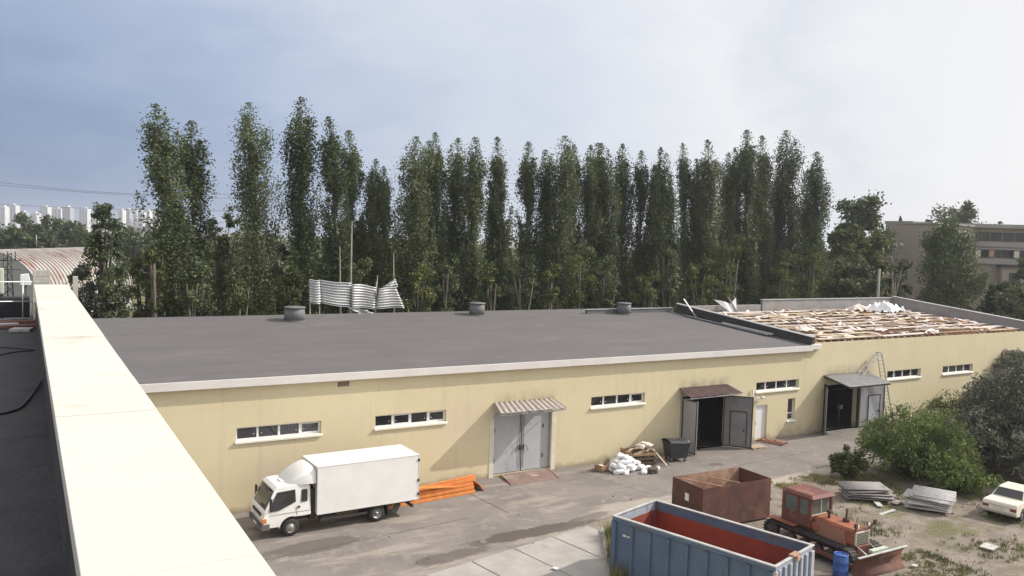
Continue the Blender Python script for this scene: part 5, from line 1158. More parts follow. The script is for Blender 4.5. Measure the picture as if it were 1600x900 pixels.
# tip pixel x, y; depth of its row; base pixel x; variant; width; what it looks like
POP = [(258, 157, 25.0, 287, 0, 1.15, 'tall poplar leaning left with a grey silvery top'),
 (294, 185, 26.5, 312, 1, 1.15, 'tall poplar half behind a taller leaning one'), (400, 158, 26.5, 412, 6, .95, 'tall lone poplar with a broad top and a bare patch low down'),
 (467, 152, 27.0, 473, 0, 1.1, 'tallest dense poplar with a blunt straight top'), (515, 178, 26.0, 543, 1, 1.0, 'thin pale topped poplar leaning left'), (548, 202, 28.0, 562, 1, 1.0, 'thin poplar close against its leaning neighbour'),
 (577, 246, 27.5, 583, 4, .8, 'short poplar with a ragged crown'), (603, 258, 26.5, 606, 1, .7, 'short wispy poplar with sparse leaves'), (646, 212, 26.5, 650, 6, 1.05, 'broad dense poplar with a rounded top'),
 (666, 218, 28.0, 668, 1, 1.0, 'slim poplar crowded behind a broad one'), (683, 205, 27.0, 690, 1, .75, 'very slim poplar with a pointed tip'), (702, 213, 28.5, 708, 0, .95, 'full poplar with a leaning tip'),
 (738, 212, 26.0, 742, 1, 1.0, 'dark narrow poplar standing apart before a gap of sky'), (781, 212, 27.0, 786, 4, 1.0, 'pale green poplar with a side stem after the gap of sky'), (824, 219, 28.0, 826, 1, .95, 'narrow even poplar with sky on both sides of its top'),
 (856, 232, 28.5, 858, 1, .9, 'lower poplar hugging a taller broad one'), (873, 210, 26.5, 878, 6, 1.05, 'broad poplar with a double rounded tip'), (900, 224, 28.0, 902, 1, .7, 'thin poplar with an airy crown'),
 (922, 225, 27.0, 924, 1, .95, 'slim dark poplar of the crowded middle clump'), (936, 220, 28.5, 938, 0, .9, 'pointed poplar of the crowded middle clump'), (953, 221, 26.5, 957, 0, 1.0, 'dense poplar of the crowded middle clump'),
 (972, 223, 28.0, 974, 1, 1.0, 'slim poplar closing the crowded middle clump'), (998, 233, 27.5, 1004, 1, .85, 'thin poplar with bare gaps in its crown'), (1030, 227, 26.0, 1036, 3, 1.0, 'three tipped bushy poplar'),
 (1082, 221, 27.0, 1086, 2, .85, 'twin topped narrow poplar after a wide gap'), (1107, 216, 26.0, 1112, 0, 1.1, 'dark solid poplar with a square top'), (1132, 236, 28.0, 1136, 4, .9, 'lower poplar with a hollow crown'),
 (1149, 228, 28.5, 1150, 1, .75, 'thin poplar wedged between two bigger ones'), (1167, 200, 26.5, 1170, 1, 1.2, 'tall straight poplar with a blunt tip'), (1188, 209, 27.5, 1197, 4, 1.05, 'tall poplar with a forked crown showing sky'),
 (1216, 256, 28.5, 1218, 1, .85, 'short dark poplar between two tall ones'), (1233, 200, 26.5, 1244, 6, 1.1, 'tall massive dark poplar near the right end of the row'), (1273, 234, 26.0, 1278, 5, 1.25, 'broad dark poplar closing the right end of the row')]
for i, (px, py, Y, bx_, vi, wd, txt) in enumerate(POP):
    tip = on_y(px, py, Y); base = on_y(bx_, 470, Y); root = thing('poplar_tree', '', 'poplar', (base.x, Y, 0), 0, 'row of tall poplars behind the warehouse')
    k = i+1
    root['label'] = (txt+', '+(ORD[k-1]+' from the left end of the row' if k <= 17 else (ORD[len(POP)-k]+' from the right end of the row' if k < len(POP) else 'rightmost')))
    # shorten to the limit
    if len(root['label'].split()) > 16: root['label'] = txt
    if vi == 1 and i % 3 == 0: vi = 7
    if vi in (0, 4) and i % 4 == 1: vi = 8
    sc = tip.z/H0_; lean = math.atan2(tip.x-base.x, tip.z)
    root.rotation_euler = (0, lean, 0)
    rz0 = random.Random(i).choice([0, math.pi, .5, -.6, 2.8]) if vi in (2, 3, 4, 5) else random.Random(i).uniform(0, 6.28)
    for src in PV[vi]:
        o = src if vi not in used_v else src.copy()
        if vi in used_v: COL.objects.link(o)
        o.parent = root; o.rotation_euler = (0, 0, rz0 if vi not in (2, 3, 4, 5) else (0 if rz0 > -.1 and rz0 < .6 else rz0)); o.scale = (wd, wd, sc)
    used_v.add(vi)
for vi, pr_ in enumerate(PV):
    if vi not in used_v:
        for o in pr_: bpy.data.objects.remove(o)

def crown_tree(name, label, cat, base, H, rad, m, n, seed, zlow=.25, lobes=14, leaf=(.2, .4), trunk='bark', group=None, drop=0., flat=1.0, narrow=.7, trunk_r=None, hang=0., stems=1):
    """tapered trunk, limbs out to uneven lobes, leaves clustered on the lobes' shells"""
    g = np.random.default_rng(seed); root = thing(name, label, cat, base, 0, group); tr_ = MB()
    tr0 = trunk_r or max(.06, H*.016)
    for s_ in range(stems):
        ox, oy = (0, 0) if stems == 1 else (g.normal()*rad*.18, g.normal()*rad*.18)
        tr_.tube([(ox*.3, oy*.3, 0), (ox, oy, H*.35), (ox*1.3+g.normal()*.04*H, oy*1.3+g.normal()*.04*H, H*.8)], [tr0, tr0*.75, tr0*.18], 8)
    Ps = []; Ls = []; Ds = []
    per = n//lobes
    for i in range(lobes):
        t = (i+.5)/lobes; zc = H*(zlow+(1-zlow)*(.08+.84*t)); prof_ = math.sin(math.pi*min(1, .18+.82*(1-t)))**.6 if t > .3 else .80+.2*t/.3
        rr = rad*prof_*g.uniform(.25, .80); a = i*2.399+g.uniform(-.5, .5); lr = rad*g.uniform(.30, .50)*(.65+.35*prof_)
        c = np.array([rr*math.cos(a), rr*math.sin(a), zc])
        if i % 1 == 0: tr_.tube([(0, 0, max(.1*H, zc*.55)), tuple(c*np.array([.5, .5, .82])), tuple(c)], [tr0*.42, tr0*.25, .012], 5)
        nsub = 7
        for j in range(nsub):
            dd = g.normal(size=3); dd /= np.linalg.norm(dd); cc = c+dd*lr*g.uniform(.45, 1.0)*np.array([1, 1, flat]); k = per//nsub
            pts = cc+g.normal(size=(k, 3))*lr*.30*np.array([1, 1, .8+hang])
            Ps.append(pts); Ls.append(g.uniform(leaf[0], leaf[1], k)); Ds.append(np.tile([0, 0, -drop], (k, 1)))
    P = np.concatenate(Ps); P[:, 2] = np.maximum(P[:, 2], .05)
    leaf_mesh('crown', m, P, np.concatenate(Ls), narrow, seed+1, parent=root, dirs=np.concatenate(Ds))
    tr_.build('trunk', trunk, root, recalc=False)
    return root
def tree_at(name, label, cat, px, pytop, dist, wpx, m, n, seed, **kw):
    p = ray_at(px, pytop, dist); b = ray_at(px, 450, dist); return crown_tree(name, label, cat, (b.x, b.y, 0), p.z, wpx*dist/FPX/2, m, n, seed, **kw)
# young growth at the poplars' feet
US = [(185, 398, 23, 62), (226, 372, 27, 60), (246, 352, 24, 56), (300, 392, 23.2, 62), (345, 308, 30, 56), (372, 398, 23.5, 55), (432, 372, 30, 60), (455, 402, 23, 54), (520, 352, 30, 62), (560, 392, 24.5, 50), (612, 352, 31, 54), (655, 402, 23, 56), (700, 380, 24, 48), (752, 380, 30, 56), (765, 400, 23.4, 46), (815, 392, 23.5, 52), (860, 402, 23.2, 48), (905, 372, 24, 54), (948, 382, 23.4, 50), (995, 380, 30, 48), (1010, 412, 22.5, 52), (1048, 358, 24, 46), (1095, 392, 24, 50), (1140, 360, 24, 62), (1192, 352, 30, 60), (1225, 388, 23.6, 56), (1270, 372, 23.4, 54)]
ulab = {0: 'bushy dark sapling right of the cream parapet end', 1: 'olive shrub mass before the smaller left hand tree'}
for i, (px, py, Y, w_) in enumerate(US):
    p = on_y(px, py, Y); d_ = (p-CAM).dot(FWD)
    crown_tree('young_tree', ('yellowish young tree at the feet of the poplars, ' if i % 3 else 'dark bushy young tree under the poplars, ')+(ORD[i]+' from the left' if i < 14 else ORD[max(0, len(US)-1-i)]+' from the right'), 'young tree',
               (p.x, Y, 0), p.z, w_*d_/FPX/2, 'bush_leaf' if i % 3 else 'poplar_leaf', 7000, 500+i, zlow=.06, lobes=14, leaf=(.12, .25), group='young growth at the feet of the poplars', stems=3, flat=1.5)
# darker trees standing behind the row
for i, (X_, Y_, h_) in enumerate(((19, 48, 12.5), (26, 43, 12.5), (34, 46, 13), (45, 42, 12.5), (56, 47, 14), (67, 43, 13), (79, 47, 14), (92, 44, 13), (103, 50, 14))):
    crown_tree('broadleaf_tree', 'dark broadleaf tree seen through the gaps behind the poplar row, '+ORD[i]+' from the left', 'tree', (X_, Y_, 0), h_, 6.2, 'far_leaf', 4200, 600+i, zlow=.08, lobes=14, leaf=(.35, .65), group='dark trees behind the poplar row')
# the lone lower tree at the left
tree_at('aspen_tree', 'lower aspen with a pointed top standing left of the poplar row', 'tree', 160, 300, 66, 62, 'poplar_leaf', 9000, 31, zlow=.10, lobes=22, leaf=(.16, .34), stems=2, flat=1.5)
tree_at('aspen_tree', 'dusky shrubby aspen low beside the end of the cream parapet', 'tree', 128, 400, 58, 56, 'dusty_leaf', 5000, 33, zlow=.05, lobes=16, leaf=(.16, .32), stems=3)
tree_at('bush', 'dry brownish bush low against the left end of the warehouse roof', 'bush', 175, 438, 56, 66, 'dusty_leaf', 4200, 35, zlow=.05, lobes=14, leaf=(.14, .3), stems=4)
# left: trees beyond the hangar
for i, (px, py, d_, w_, lb) in enumerate(((8, 345, 190, 70, 'round olive tree behind the hangar at the left edge'), (48, 336, 210, 52, 'high domed tree behind the middle of the hangar'), (88, 337, 215, 56, 'dark domed tree behind the hangar, right of the highest dome'), (70, 350, 180, 44, 'low pale green tree just over the ridge of the hangar'), (122, 345, 200, 60, 'spreading tree behind the right end of the hangar'), (28, 352, 175, 50, 'low light olive tree behind the left half of the hangar'), (205, 362, 190, 70, 'spreading tree below the far white blocks'), (250, 360, 200, 60, 'dark tree right of the low white depot'))):
    tree_at('broadleaf_tree', lb, 'tree', px, py, d_, w_, 'far_leaf', 3600, 640+i, zlow=.08, lobes=13, leaf=(.5, 1.0), trunk='bark')
# right: trees round the office building
for i, a in enumerate(((1338, 303, 118, 92, 'far_leaf', 7000, 'tall round dark tree right of the poplar row'), (1308, 345, 108, 66, 'bush_leaf', 5000, 'mid green tree between the poplar row and the round dark tree'), (1358, 356, 110, 60, 'bush_leaf', 5200, 'bright green rounded tree left of the office block'), (1325, 400, 98, 70, 'far_leaf', 3600, 'low dark tree before the small pale roofed house'), (1402, 398, 104, 40, 'far_leaf', 3600, 'small dark tree before the blank office wall'), (1488, 317, 165, 84, 'far_leaf', 6500, 'big domed tree rising over the office roof'), (1443, 333, 175, 20, 'far_leaf', 900, 'tiny dark tree standing on the skyline over the office roof'), (1566, 436, 98, 70, 'far_leaf', 4200, 'dark bushy tree before the office balconies'), (1600, 350, 150, 40, 'far_leaf', 2600, 'dark tree cut by the right edge on the skyline'), (1604, 388, 116, 34, 'birch_leaf', 2600, 'olive tree cut by the right edge below the skyline'), (1594, 446, 92, 70, 'far_leaf', 4200, 'low dark tree behind the parapet at the right edge'), (1350, 432, 94, 70, 'far_leaf', 3000, 'low shrubby tree behind the grey concrete post'), (1552, 338, 230, 14, 'far_leaf', 500, 'tiny pointed tree on the skyline above the office balconies'), (1528, 345, 230, 34, 'far_leaf', 900, 'faint low tree on the skyline right of the domed tree'))):
    px, py, d_, w_, m, n_, lb = a
    tree_at('broadleaf_tree', lb, 'tree', px, py, d_, w_, m, int(n_*1.7), 700+i, zlow=.10 if d_ < 150 else .3, lobes=16, leaf=(.34, .66))
tree_at('birch_tree', 'large drooping pale green birch before the office building', 'birch', 1482, 348, 98, 104, 'birch_leaf', 32000, 41, zlow=.10, lobes=26, leaf=(.20, .42), trunk='bark_pale', drop=.9, hang=.9, stems=3, narrow=.5, flat=1.3)
tree_at('dead_tree', 'sparse grey tree with a pale trunk behind the roof parapet', 'tree', 1397, 385, 92, 40, 'dusty_leaf', 900, 43, zlow=.30, lobes=12, leaf=(.15, .3), trunk='bark_pale', trunk_r=.30)
# stems standing before the poplars
for i, (px, py, bx_, Y, r_0, lb) in enumerate(((550, 345, 547, 21.0, .10, 'bare pale trunk rising in front of the metal screen'), (590, 430, 582, 20.6, .08, 'slanting bare stem before the right part of the metal screen'), (615, 395, 618, 20.6, .07, 'thin pale pole rising at the right end of the metal screen'), (531, 385, 534, 22, .08, 'thin bare trunk just left of the bare pale trunk'))):
    a = on_y(px, py, Y); b = on_y(bx_, 485, Y); q = MB(); q.tube([(b.x, Y, 0), ((a.x+b.x)/2, Y, b.z), (a.x, Y, a.z)], [r_0*1.3, r_0, r_0*.4], 7)
    tag(q.build('bare_trunk', 'bark_pale', recalc=False), lb, 'tree trunk')

# metal screen behind the roof, its strips running level
ms = thing('metal_screen', 'patched screen of shiny corrugated sheets on poles behind the grey roof', 'screen', (0, 0, 0))
def panel(c00, c10, c11, c01, rows, m, seed):       # corners in photo order: bottom left, bottom right, top right, top left
    r0 = random.Random(seed); A = [on_y(*c, 20.0) for c in (c00, c10, c11, c01)]; q = MB(); ny = rows*6; nx = 10; vs_ = []
    for j in range(ny+1):
        for i in range(nx+1):
            s_, t_ = i/nx, j/ny; p = (A[0]*(1-s_)+A[1]*s_)*(1-t_)+(A[3]*(1-s_)+A[2]*s_)*t_
            sag = .05*math.sin(s_*math.pi*2+seed); vs_.append((p.x, 20+.055*math.sin(j/6*2*math.pi)+sag+.10*math.sin(s_*3+seed)*t_, p.z+.03*math.sin(s_*6+seed)))
    q.add(vs_, [(j*(nx+1)+i, j*(nx+1)+i+1, (j+1)*(nx+1)+i+1, (j+1)*(nx+1)+i) for j in range(ny) for i in range(nx)], 0, True)
    q.build('sheet', m, ms, solid=.006, recalc=False)
mat('galvanised', (.62, .62, .62), (.44, .44, .45), scale=1.2, rough=.32, metal=.55, stretch=(.4, 1, 3))
panel((484, 474), (502, 474.5), (499, 437.5), (484, 437), 9, 'zinc', 1); panel((502, 474), (549, 481), (549, 442.5), (499, 437.5), 9, 'galvanised', 2); panel((549, 481), (586, 482.5), (589, 448.5), (549, 443), 9, 'galvanised', 5)
panel((587, 482), (632, 481), (619, 448.5), (591, 449.5), 8, 'zinc', 4); panel((598, 449), (622, 448), (618, 436), (612, 438.5), 3, 'zinc', 3); panel((560, 490), (590, 491), (572, 484), (543, 480), 2, 'galvanised', 6)
for px in (485, 500, 549, 588, 617):
    a = on_y(px, 440, 20.15); q = MB(); q.tube([(a.x, 20.15, 0), (a.x, 20.15, a.z)], .05, 6); q.build('pole', 'bark_pale', ms)

# ------------------------------------------------------------------ bushes and weeds in the yard
def bush(name, label, base, H, rad, m, seed, nb_=70, per=90, leaf=(.14, .3), narrow=.28, arch=.6, group=None, cat='bush', zmin=.0):
    g = np.random.default_rng(seed); root = thing(name, label, cat, base, 0, group); st = MB(); Ps = []; Ls = []; Ds = []
    for b in range(nb_):
        a = g.uniform(0, 2*math.pi); rr = rad*math.sqrt(g.random()); h = H*g.uniform(.42, 1.0)*(1-.45*(rr/rad)**2); dx, dy = math.cos(a)*rr, math.sin(a)*rr
        p0 = np.array([dx*.15, dy*.15, 0]); p1 = np.array([dx*.55, dy*.55, h*.62]); p2 = np.array([dx, dy, h]); p3 = p2+np.array([math.cos(a)*rad*.18, math.sin(a)*rad*.18, -arch*g.uniform(0, .9)])
        if b % 2 == 0: st.tube([tuple(p0), tuple(p1), tuple(p2)], [.035, .022, .008], 5)
        k = per; s = g.random(k)**.7*2.999; i_ = s.astype(int); f = (s-i_)[:, None]; K = np.array([p0, p1, p2, p3])
        pts = K[i_]*(1-f)+K[i_+1]*f+g.normal(size=(k, 3))*rad*.062; keep = pts[:, 2] > max(.03, zmin); pts = pts[keep]
        Ps.append(pts); Ls.append(g.uniform(leaf[0], leaf[1], len(pts))); d = (K[i_+1]-K[i_])[keep]; d /= np.linalg.norm(d, axis=1)[:, None]; Ds.append(d*.9)
    leaf_mesh('foliage', m, np.concatenate(Ps), np.concatenate(Ls), narrow, seed+1, parent=root, dirs=np.concatenate(Ds), spread=.9)
    st.build('stems', 'bark', root, recalc=False); return root
bush('willow_bush', 'big leafy bright green bush over the corrugated sheets', (44.6, -10.0, 0), 4.3, 2.9, 'willow_leaf', 51, 175, 130, (.14, .32), .26, .8)
bush('willow_bush', 'lower right skirt of green growth between the big bush and the cream car', (44.3, -13.2, 0), 2.0, 1.7, 'willow_leaf', 52, 60, 100, (.14, .32), .26, .6)
bush('bush', 'small rounded leafy bush at the edge of the asphalt', (40.5, -8.7, 0), 2.0, .95, 'bush_leaf', 53, 60, 80, (.12, .24), .55, .3)
bush('elder_bush', 'tall dusty grey leaved shrub at the right edge behind the cream car', (54.6, -11.8, 0), 7.2, 4.0, 'dusty_leaf', 54, 190, 110, (.16, .34), .42, .7)
bush('elder_bush', 'dusty shrub in front of the lean-to, upper right', (64.0, -5.2, 0), 4.6, 3.0, 'dusty_leaf', 55, 130, 110, (.16, .34), .42, .6)
bush('elder_bush', 'dark shrub at the right edge beyond the parked cream car', (49.6, -15.6, 0), 4.4, 2.4, 'dusty_leaf', 56, 110, 110, (.16, .34), .42, .6)
bush('elder_bush', 'grey leaved shrub filling the gap between the willow bush and the tall dusty shrub', (49.4, -10.9, 0), 3.9, 2.5, 'dusty_leaf', 66, 110, 100, (.15, .32), .42, .6)
bush('vine', 'dark leafy vine sprawling over the roof of the lean-to', (72.6, -1.7, 3.87), 1.1, 2.4, 'dusty_leaf', 57, 70, 90, (.15, .32), .6, .2)
bush('weed_shrub', 'thin weedy shrub against the ochre wall left of the lean-to', (62.5, -2.2, 0), 2.6, 2.2, 'bush_leaf', 58, 60, 60, (.14, .28), .4, .4)
bush('weed_shrub', 'low weeds growing past the brushwood heap at the wall', (58.5, -4.0, 0), 1.6, 2.2, 'willow_leaf', 59, 60, 60, (.12, .26), .4, .4)

def grass(name, label, area, n, seed, h=(.12, .4), mask=None):
    g = np.random.default_rng(seed); x0, x1, y0, y1 = area; q = []; nt = n//14
    cx = g.uniform(x0, x1, nt); cy = g.uniform(y0, y1, nt)
    if mask: kk = np.array([mask(a, b, g) for a, b in zip(cx, cy)]); cx, cy = cx[kk], cy[kk]
    th = g.uniform(.5, 1.2, len(cx)); V = []; F = []
    for a, b, t_ in zip(cx, cy, th):
        for j in range(14):
            x, y = a+g.normal()*.09, b+g.normal()*.09; an = g.uniform(0, 6.28); l_ = g.uniform(*h)*t_; w_ = .014+.012*g.random(); bx, by = math.cos(an), math.sin(an); lean = g.uniform(.1, .7)*l_
            k = len(V); V += [(x-by*w_, y+bx*w_, 0), (x+by*w_, y-bx*w_, 0), (x+bx*lean, y+by*lean, l_)]; F.append((k, k+1, k+2))
    me = bpy.data.meshes.new(name); me.from_pydata(V, [], F); me.materials.append(MATS['grass_blade']); o = bpy.data.objects.new(name, me); COL.objects.link(o)
    return tag(o, label, 'grass', None, 'stuff')
kd = Vector((22.55-19.30, -9.35+14.2, 0)).normalized(); kn = Vector((kd.y, -kd.x, 0))
def mask_k(a, b, g):
    d = Vector((a-19.3, b+14.2, 0)); u_, w_ = d.dot(kd), d.dot(kn); return .12 < w_ < 1.4 and 0 < u_ < 5.2 and g.random() < 1-.5*w_/1.4
grass('tall_grass', 'rank green grass along the kerb left of the blue skip', (19.0, 24, -14.4, -9), 32000, 61, (.3, .85), mask_k)
def mask_d(a, b, g):
    v_ = math.sin(a*.8+b*.5)+math.sin(a*.37-b*.9+2)+g.normal()*.45; return v_ > (1.0 if b < -16 and a < 41 else .35) and not (27.4 < a < 32.2 and -19 < b < -9)
grass('weeds', 'scattered grass and weeds over the dirt on the right of the yard', (33, 56, -25, -8.3), 60000, 62, (.05, .24), mask_d)
MATS['grass_green'] = MATS['grass_blade']; leafmat('grass_blade', (.16, .15, .06), (.26, .23, .09), (.40, .34, .17), trans=.15)
grass('dry_grass', 'yellowish grass fringe at the edge of the asphalt behind the tractor', (35.5, 42, -9.4, -7.3), 6000, 63, (.08, .26), lambda a, b, g: math.sin(a*1.7+b)+g.normal()*.5 > 0)
MATS['grass_blade'] = MATS['grass_green']
grass('wall_weeds', 'weeds along the foot of the ochre wall at the right', (56, 70, -7.5, -.3), 26000, 64, (.15, .5), lambda a, b, g: g.random() < .7)
grass('meadow_grass', 'rough grass in the corner by the tractor blade', (28.5, 34, -20.5, -17.4), 7000, 65, (.04, .16), lambda a, b, g: (b < -18.7 or a > 32) and g.random() < .8)

# ------------------------------------------------------------------ far background
hg = thing('arched_hangar', 'arched hangar with a rust streaked ribbed roof at the left', 'hangar', (0, 0, 0))
A_ = ray_at(-22, 386, 100); B_ = ray_at(142, 391, 128); A_.z = B_.z = 9.6
ax = (B_-A_); Lh = ax.length; ax.normalize(); pe = Vector((ax.y, -ax.x, 0))
HR, HV = 6.2, 5.6
def arc(k, n_=20, r=1.0): a = math.pi*k/n_; return pe*(HR*r*math.cos(a))+Vector((0, 0, HV*r*math.sin(a)-HV))
q = MB(); nl = 30; vs_ = []; fs = []
for j in range(nl+1):
    for k in range(21): p = A_+ax*(Lh*j/nl)+arc(k); vs_.append(p)
q.add(vs_, [(j*21+k, j*21+k+1, (j+1)*21+k+1, (j+1)*21+k) for j in range(nl) for k in range(20)], 0, True)
rf_ = q.build('roof', 'hangar_roof', hg, recalc=False)
for j in range(nl+1):
    q = MB(); q.tube([A_+ax*(Lh*j/nl+(.08 if j == 0 else -.08 if j == nl else 0))+arc(k, r=1.012) for k in range(21)], .12, 5); q.build('rib', 'hangar_white' if j % 3 == 0 or j > 22 else 'hangar_roof', rf_)
for e, s_ in ((A_-ax*.03, 1), (B_+ax*.03, -1)):
    q = MB(); pts = [e+arc(k) for k in range(21)]; pts += [Vector((pts[-1].x, pts[-1].y, 0)), Vector((pts[0].x, pts[0].y, 0))]; q.add(pts, [tuple(range(23))]); q.build('end_wall', 'hangar_white', hg, recalc=False)
q = MB()
for s_ in (1, -1):
    a, b = A_+pe*HR*s_, B_+pe*HR*s_; q.add([(a.x, a.y, 0), (b.x, b.y, 0), (b.x, b.y, 9.6-HV), (a.x, a.y, 10.15-HV)], [(0, 1, 2, 3)])
q.build('side_wall', 'hangar_white', hg, recalc=False)
p = A_+ax*(Lh*.42); q = MB(); q.tube([(p.x, p.y, 10.0), (p.x, p.y, 11.6)], .05, 5); tag(q.build('vent_mast', 'steel'), 'thin mast standing on the ridge of the arched hangar', 'mast')

# office building on the right: a blank end block and a wing with balconies
of = thing('office_building', 'grey brown three storey office block with long balconies among the trees at right', 'building')
rh = Vector((RGT.x, RGT.y, 0)).normalized(); fh = Vector((FWD.x, FWD.y, 0)).normalized()
def slab_between(pa, pb, da, db, z0, z1, depth, m, name, par, off=0.):
    a, b = ray_at(pa, 400, da), ray_at(pb, 400, db); d = Vector((b.x-a.x, b.y-a.y, 0)).normalized(); n_ = Vector((-d.y, d.x, 0))
    if n_.dot(fh) < 0: n_ = -n_
    a = a-n_*off; b = b-n_*off; q = MB(); c = [a, b, b+n_*depth, a+n_*depth]; q.hexa([(v_.x, v_.y, z0) for v_ in c], [(v_.x, v_.y, z1) for v_ in c]); return q.build(name, m, par)
slab_between(1381, 1462, 122, 116, 0, 17.0, 16, 'office_wall', 'wall', of)
slab_between(1380, 1424, 122.2, 118.7, 17.01, 17.45, 16.2, 'office_band', 'roof_edge', of, .1); slab_between(1424.5, 1462, 118.7, 115.9, 17.01, 17.25, 16.2, 'office_band', 'roof_edge', of, .1)
for (a, b) in ((1426, 1434), (1437, 1450), (1451, 1461)):
    da = 122-(a-1381)/81*6; db = 122-(b-1381)/81*6; slab_between(a, b, da, db, 15.0, 16.1, .1, 'office_dark', 'window', of, .02)
dw = lambda px: 124-(px-1462)/178*2
slab_between(1462, 1640, 124, 122, 0, 16.9, 14, 'office_wall', 'wall', of)
slab_between(1461, 1642, 123.9, 121.9, 16.92, 17.5, 15, 'office_band', 'roof_edge', of, .9)
for (z0, z1) in ((15.0, 16.3), (12.55, 13.7)):
    for k in range(9):
        a = 1470+k*19; slab_between(a, a+17.5, dw(a), dw(a+17.5), z0, z1, .05, 'office_dark', 'window', of, .08)
for (z0, z1) in ((14.15, 14.85), (13.75, 13.95), (11.6, 12.4)): slab_between(1462, 1640, dw(1462), dw(1640), z0, z1, .18, 'office_band', 'balcony', of, .8)
slab_between(1560, 1597, dw(1560), dw(1597), 0, 11.2, .9, 'office_wall', 'annex_wall', of, 1.6); slab_between(1558, 1599, dw(1558), dw(1599), 11.22, 11.5, 2.0, 'office_dark', 'annex_roof', of, 2.0)
slab_between(1571, 1582, dw(1571), dw(1582), 8.3, 10.4, .05, 'office_dark', 'window', of, 1.68); slab_between(1602, 1614, dw(1602), dw(1614), 8.6, 10.8, .05, 'office_dark', 'window', of, .08)
for k, (a, c_) in enumerate(((1541, 'rust_pale'), (1520, 'cream_dirty'), (1580, 'cream_dirty'))): slab_between(a, a+8, dw(a), dw(a+8), 12.6, 13.6, .05, c_, 'balcony_screen', of, .9)
p = ray_at(1407, 345, 122); q = MB(); q.tube([(p.x, p.y, 17.2), (p.x, p.y, 18.3)], [.35, .15], 8); q.build('roof_hatch', 'office_dark', of)
# small house with a pale roof between poplars and trees
hs = thing('small_house', 'small brick house with a pale sheet roof half hidden right of the poplars', 'house')
a = ray_at(1284, 412, 104); b = ray_at(1312, 418, 103)
d = Vector((b.x-a.x, b.y-a.y, 0)).normalized(); n_ = Vector((-d.y, d.x, 0))
if n_.dot(fh) < 0: n_ = -n_
L_ = (b-a).length+1.0; q = MB(); c = [a, a+d*L_, a+d*L_+n_*2.2, a+n_*2.2]; q.hexa([(v_.x, v_.y, 0) for v_ in c], [(v_.x, v_.y, 8.9) for v_ in c]); q.build('wall', 'brick_red', hs)
q = MB(); q.hexa([(v_.x, v_.y, zz) for v_, zz in zip([a-d*.4-n_*.5, a+d*(L_+.3)-n_*.5, a+d*(L_+.3)+n_*2.5, a-d*.4+n_*2.5], (10.2, 9.0, 9.6, 10.9))], [(v_.x, v_.y, zz) for v_, zz in zip([a-d*.4-n_*.5, a+d*(L_+.3)-n_*.5, a+d*(L_+.3)+n_*2.5, a-d*.4+n_*2.5], (10.45, 9.25, 9.8, 11.1))]); q.build('roof', 'house_roof', hs)
a = ray_at(1374, 420, 88); q = MB(); q.tube([(a.x, a.y, 0), (a.x, a.y, a.z)], [.19, .15], 6); tag(q.build('utility_pole', 'concrete_old'), 'plain grey concrete pole behind the stripped roof', 'pole')
# far white blocks on the skyline
TW = [(0, 8, 323), (9, 25, 320.5), (28, 40, 331), (60, 75, 323), (76, 96, 325.5), (96.5, 110, 323.5), (122, 137, 326), (184, 192, 328), (194, 203, 327), (204, 214, 328), (215, 224, 331), (224.5, 234, 329), (235, 249, 327.5), (140, 150, 331), (47, 58, 333)]
for i, (a, b, py) in enumerate(sorted(TW)):
    D_ = 1500+(i % 3)*60; w_ = (b-a)*D_/FPX*.9; p = ray_at((a+b)/2, py, D_)
    t = thing('tower_block', 'far white residential block on the skyline, '+ORD[i]+' from the left edge', 'tower block', (p.x, p.y, 0), math.atan2(rh.y, rh.x), 'white tower blocks on the skyline')
    q = MB(); q.box(-w_/2, w_/2, 0, 14, 0, p.z); q.build('wall', 'tower_grey' if i % 4 == 2 else 'tower_white', t)
    for k in range(2 if w_ < 14 else 3):
        x = -w_/2+w_*(.16+.32*k); q = MB(); q.box(x, x+w_*.15, -.12, -.01, 2, p.z-1.5); q.build('window_strip', 'tower_grey', t)
    q = MB(); q.box(-w_*.2, w_*.2, 3, 10, p.z+.01, p.z+3); q.build('lift_house', 'tower_white', t)
p = ray_at(222, 353, 420); t = thing('depot', 'low long white depot below the far tower blocks', 'depot', (p.x, p.y, 0), math.atan2(rh.y, rh.x))
q = MB(); q.box(-5.5, 5.5, 0, 8, 0, p.z-1.2); q.build('wall', 'tower_white', t); q = MB(); q.box(-5.8, 5.8, -.3, 8.3, p.z-1.19, p.z); q.build('roof', 'tower_white', t)
q = MB(); q.box(-5, 5, -.06, -.01, p.z-3.0, p.z-2.0); q.build('window', 'tower_grey', t)
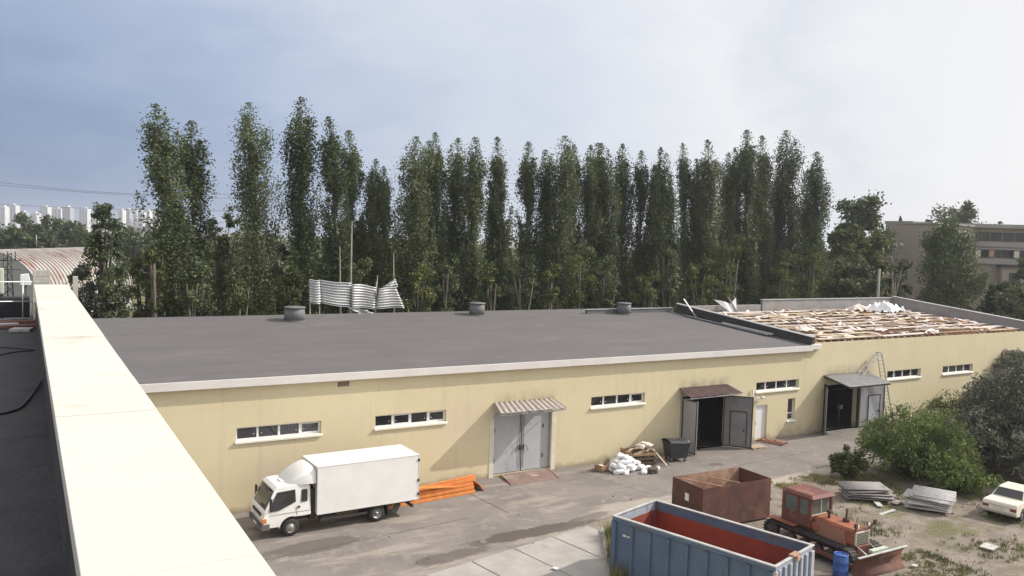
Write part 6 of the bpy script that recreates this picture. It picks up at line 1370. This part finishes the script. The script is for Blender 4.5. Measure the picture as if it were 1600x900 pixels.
# distant woodland along the skyline
g = np.random.default_rng(77); n_ = 26000; k = n_//20
pxs = g.uniform(-500, 2100, k); ds = g.uniform(260, 620, k); C = np.array([tuple(ray_at(a, 400, d_)) for a, d_ in zip(pxs, ds)]); hz = g.uniform(3, 9.0, k)*np.where(pxs < 140, .9, 1.1)
P = np.repeat(C, 20, axis=0); P[:, 2] = np.repeat(hz, 20)*g.random(n_)**.5; P[:, :2] += g.normal(size=(n_, 2))*3.0
o = leaf_mesh('woodland', 'far_leaf', P, g.uniform(1.4, 2.8, n_), .8, 78); tag(o, 'distant low woodland closing the view under the skyline', 'woodland', None, 'stuff')
# power lines across the sky
for i, (pts, lb) in enumerate((([(-80, 276), (255, 304), (760, 288)], 'upper overhead power line crossing the sky left of the poplars'), ([(-80, 282), (255, 307), (760, 312)], 'second overhead power line just below the upper one'), ([(-80, 314), (200, 327), (760, 330)], 'lowest overhead power line just above the far tower blocks'))):
    W_ = [ray_at(pts[0][0], pts[0][1], 118), ray_at(pts[1][0], pts[1][1], 122), ray_at(pts[2][0], pts[2][1], 128), ray_at(1050, pts[2][1]-16, 133)]
    out = []
    for s_ in range(3):
        p0, p1, p2, p3 = W_[max(s_-1, 0)], W_[s_], W_[s_+1], W_[min(s_+2, 3)]
        for k in range(12):
            t_ = k/12; out.append(.5*((2*p1)+(p2-p0)*t_+(2*p0-5*p1+4*p2-p3)*t_*t_+(3*p1-p0-3*p2+p3)*t_**3))
    out.append(W_[-1]); q = MB(); q.tube(out, .022, 5); tag(q.build('power_line', 'wire'), lb, 'power line')

# thin summer haze over the whole place
hm = bpy.data.materials.new('haze'); hm.use_nodes = True; ht = hm.node_tree
for n in list(ht.nodes): ht.nodes.remove(n)
ho = N(ht, 'ShaderNodeOutputMaterial'); pv = N(ht, 'ShaderNodeVolumePrincipled'); pv.inputs['Color'].default_value = (.86, .90, 1, 1); pv.inputs['Density'].default_value = .0003; pv.inputs['Anisotropy'].default_value = .3
ht.links.new(pv.outputs[0], ho.inputs['Volume']); MATS['haze'] = hm
q = MB(); q.box(-3600, 3600, -2100, 4100, -1.2, 62); o = q.build('haze', 'haze'); o['kind'] = 'stuff'; o['label'] = 'thin pale haze in the air over the whole yard and town'; o['category'] = 'haze'
SC.cycles.volume_bounces = 0
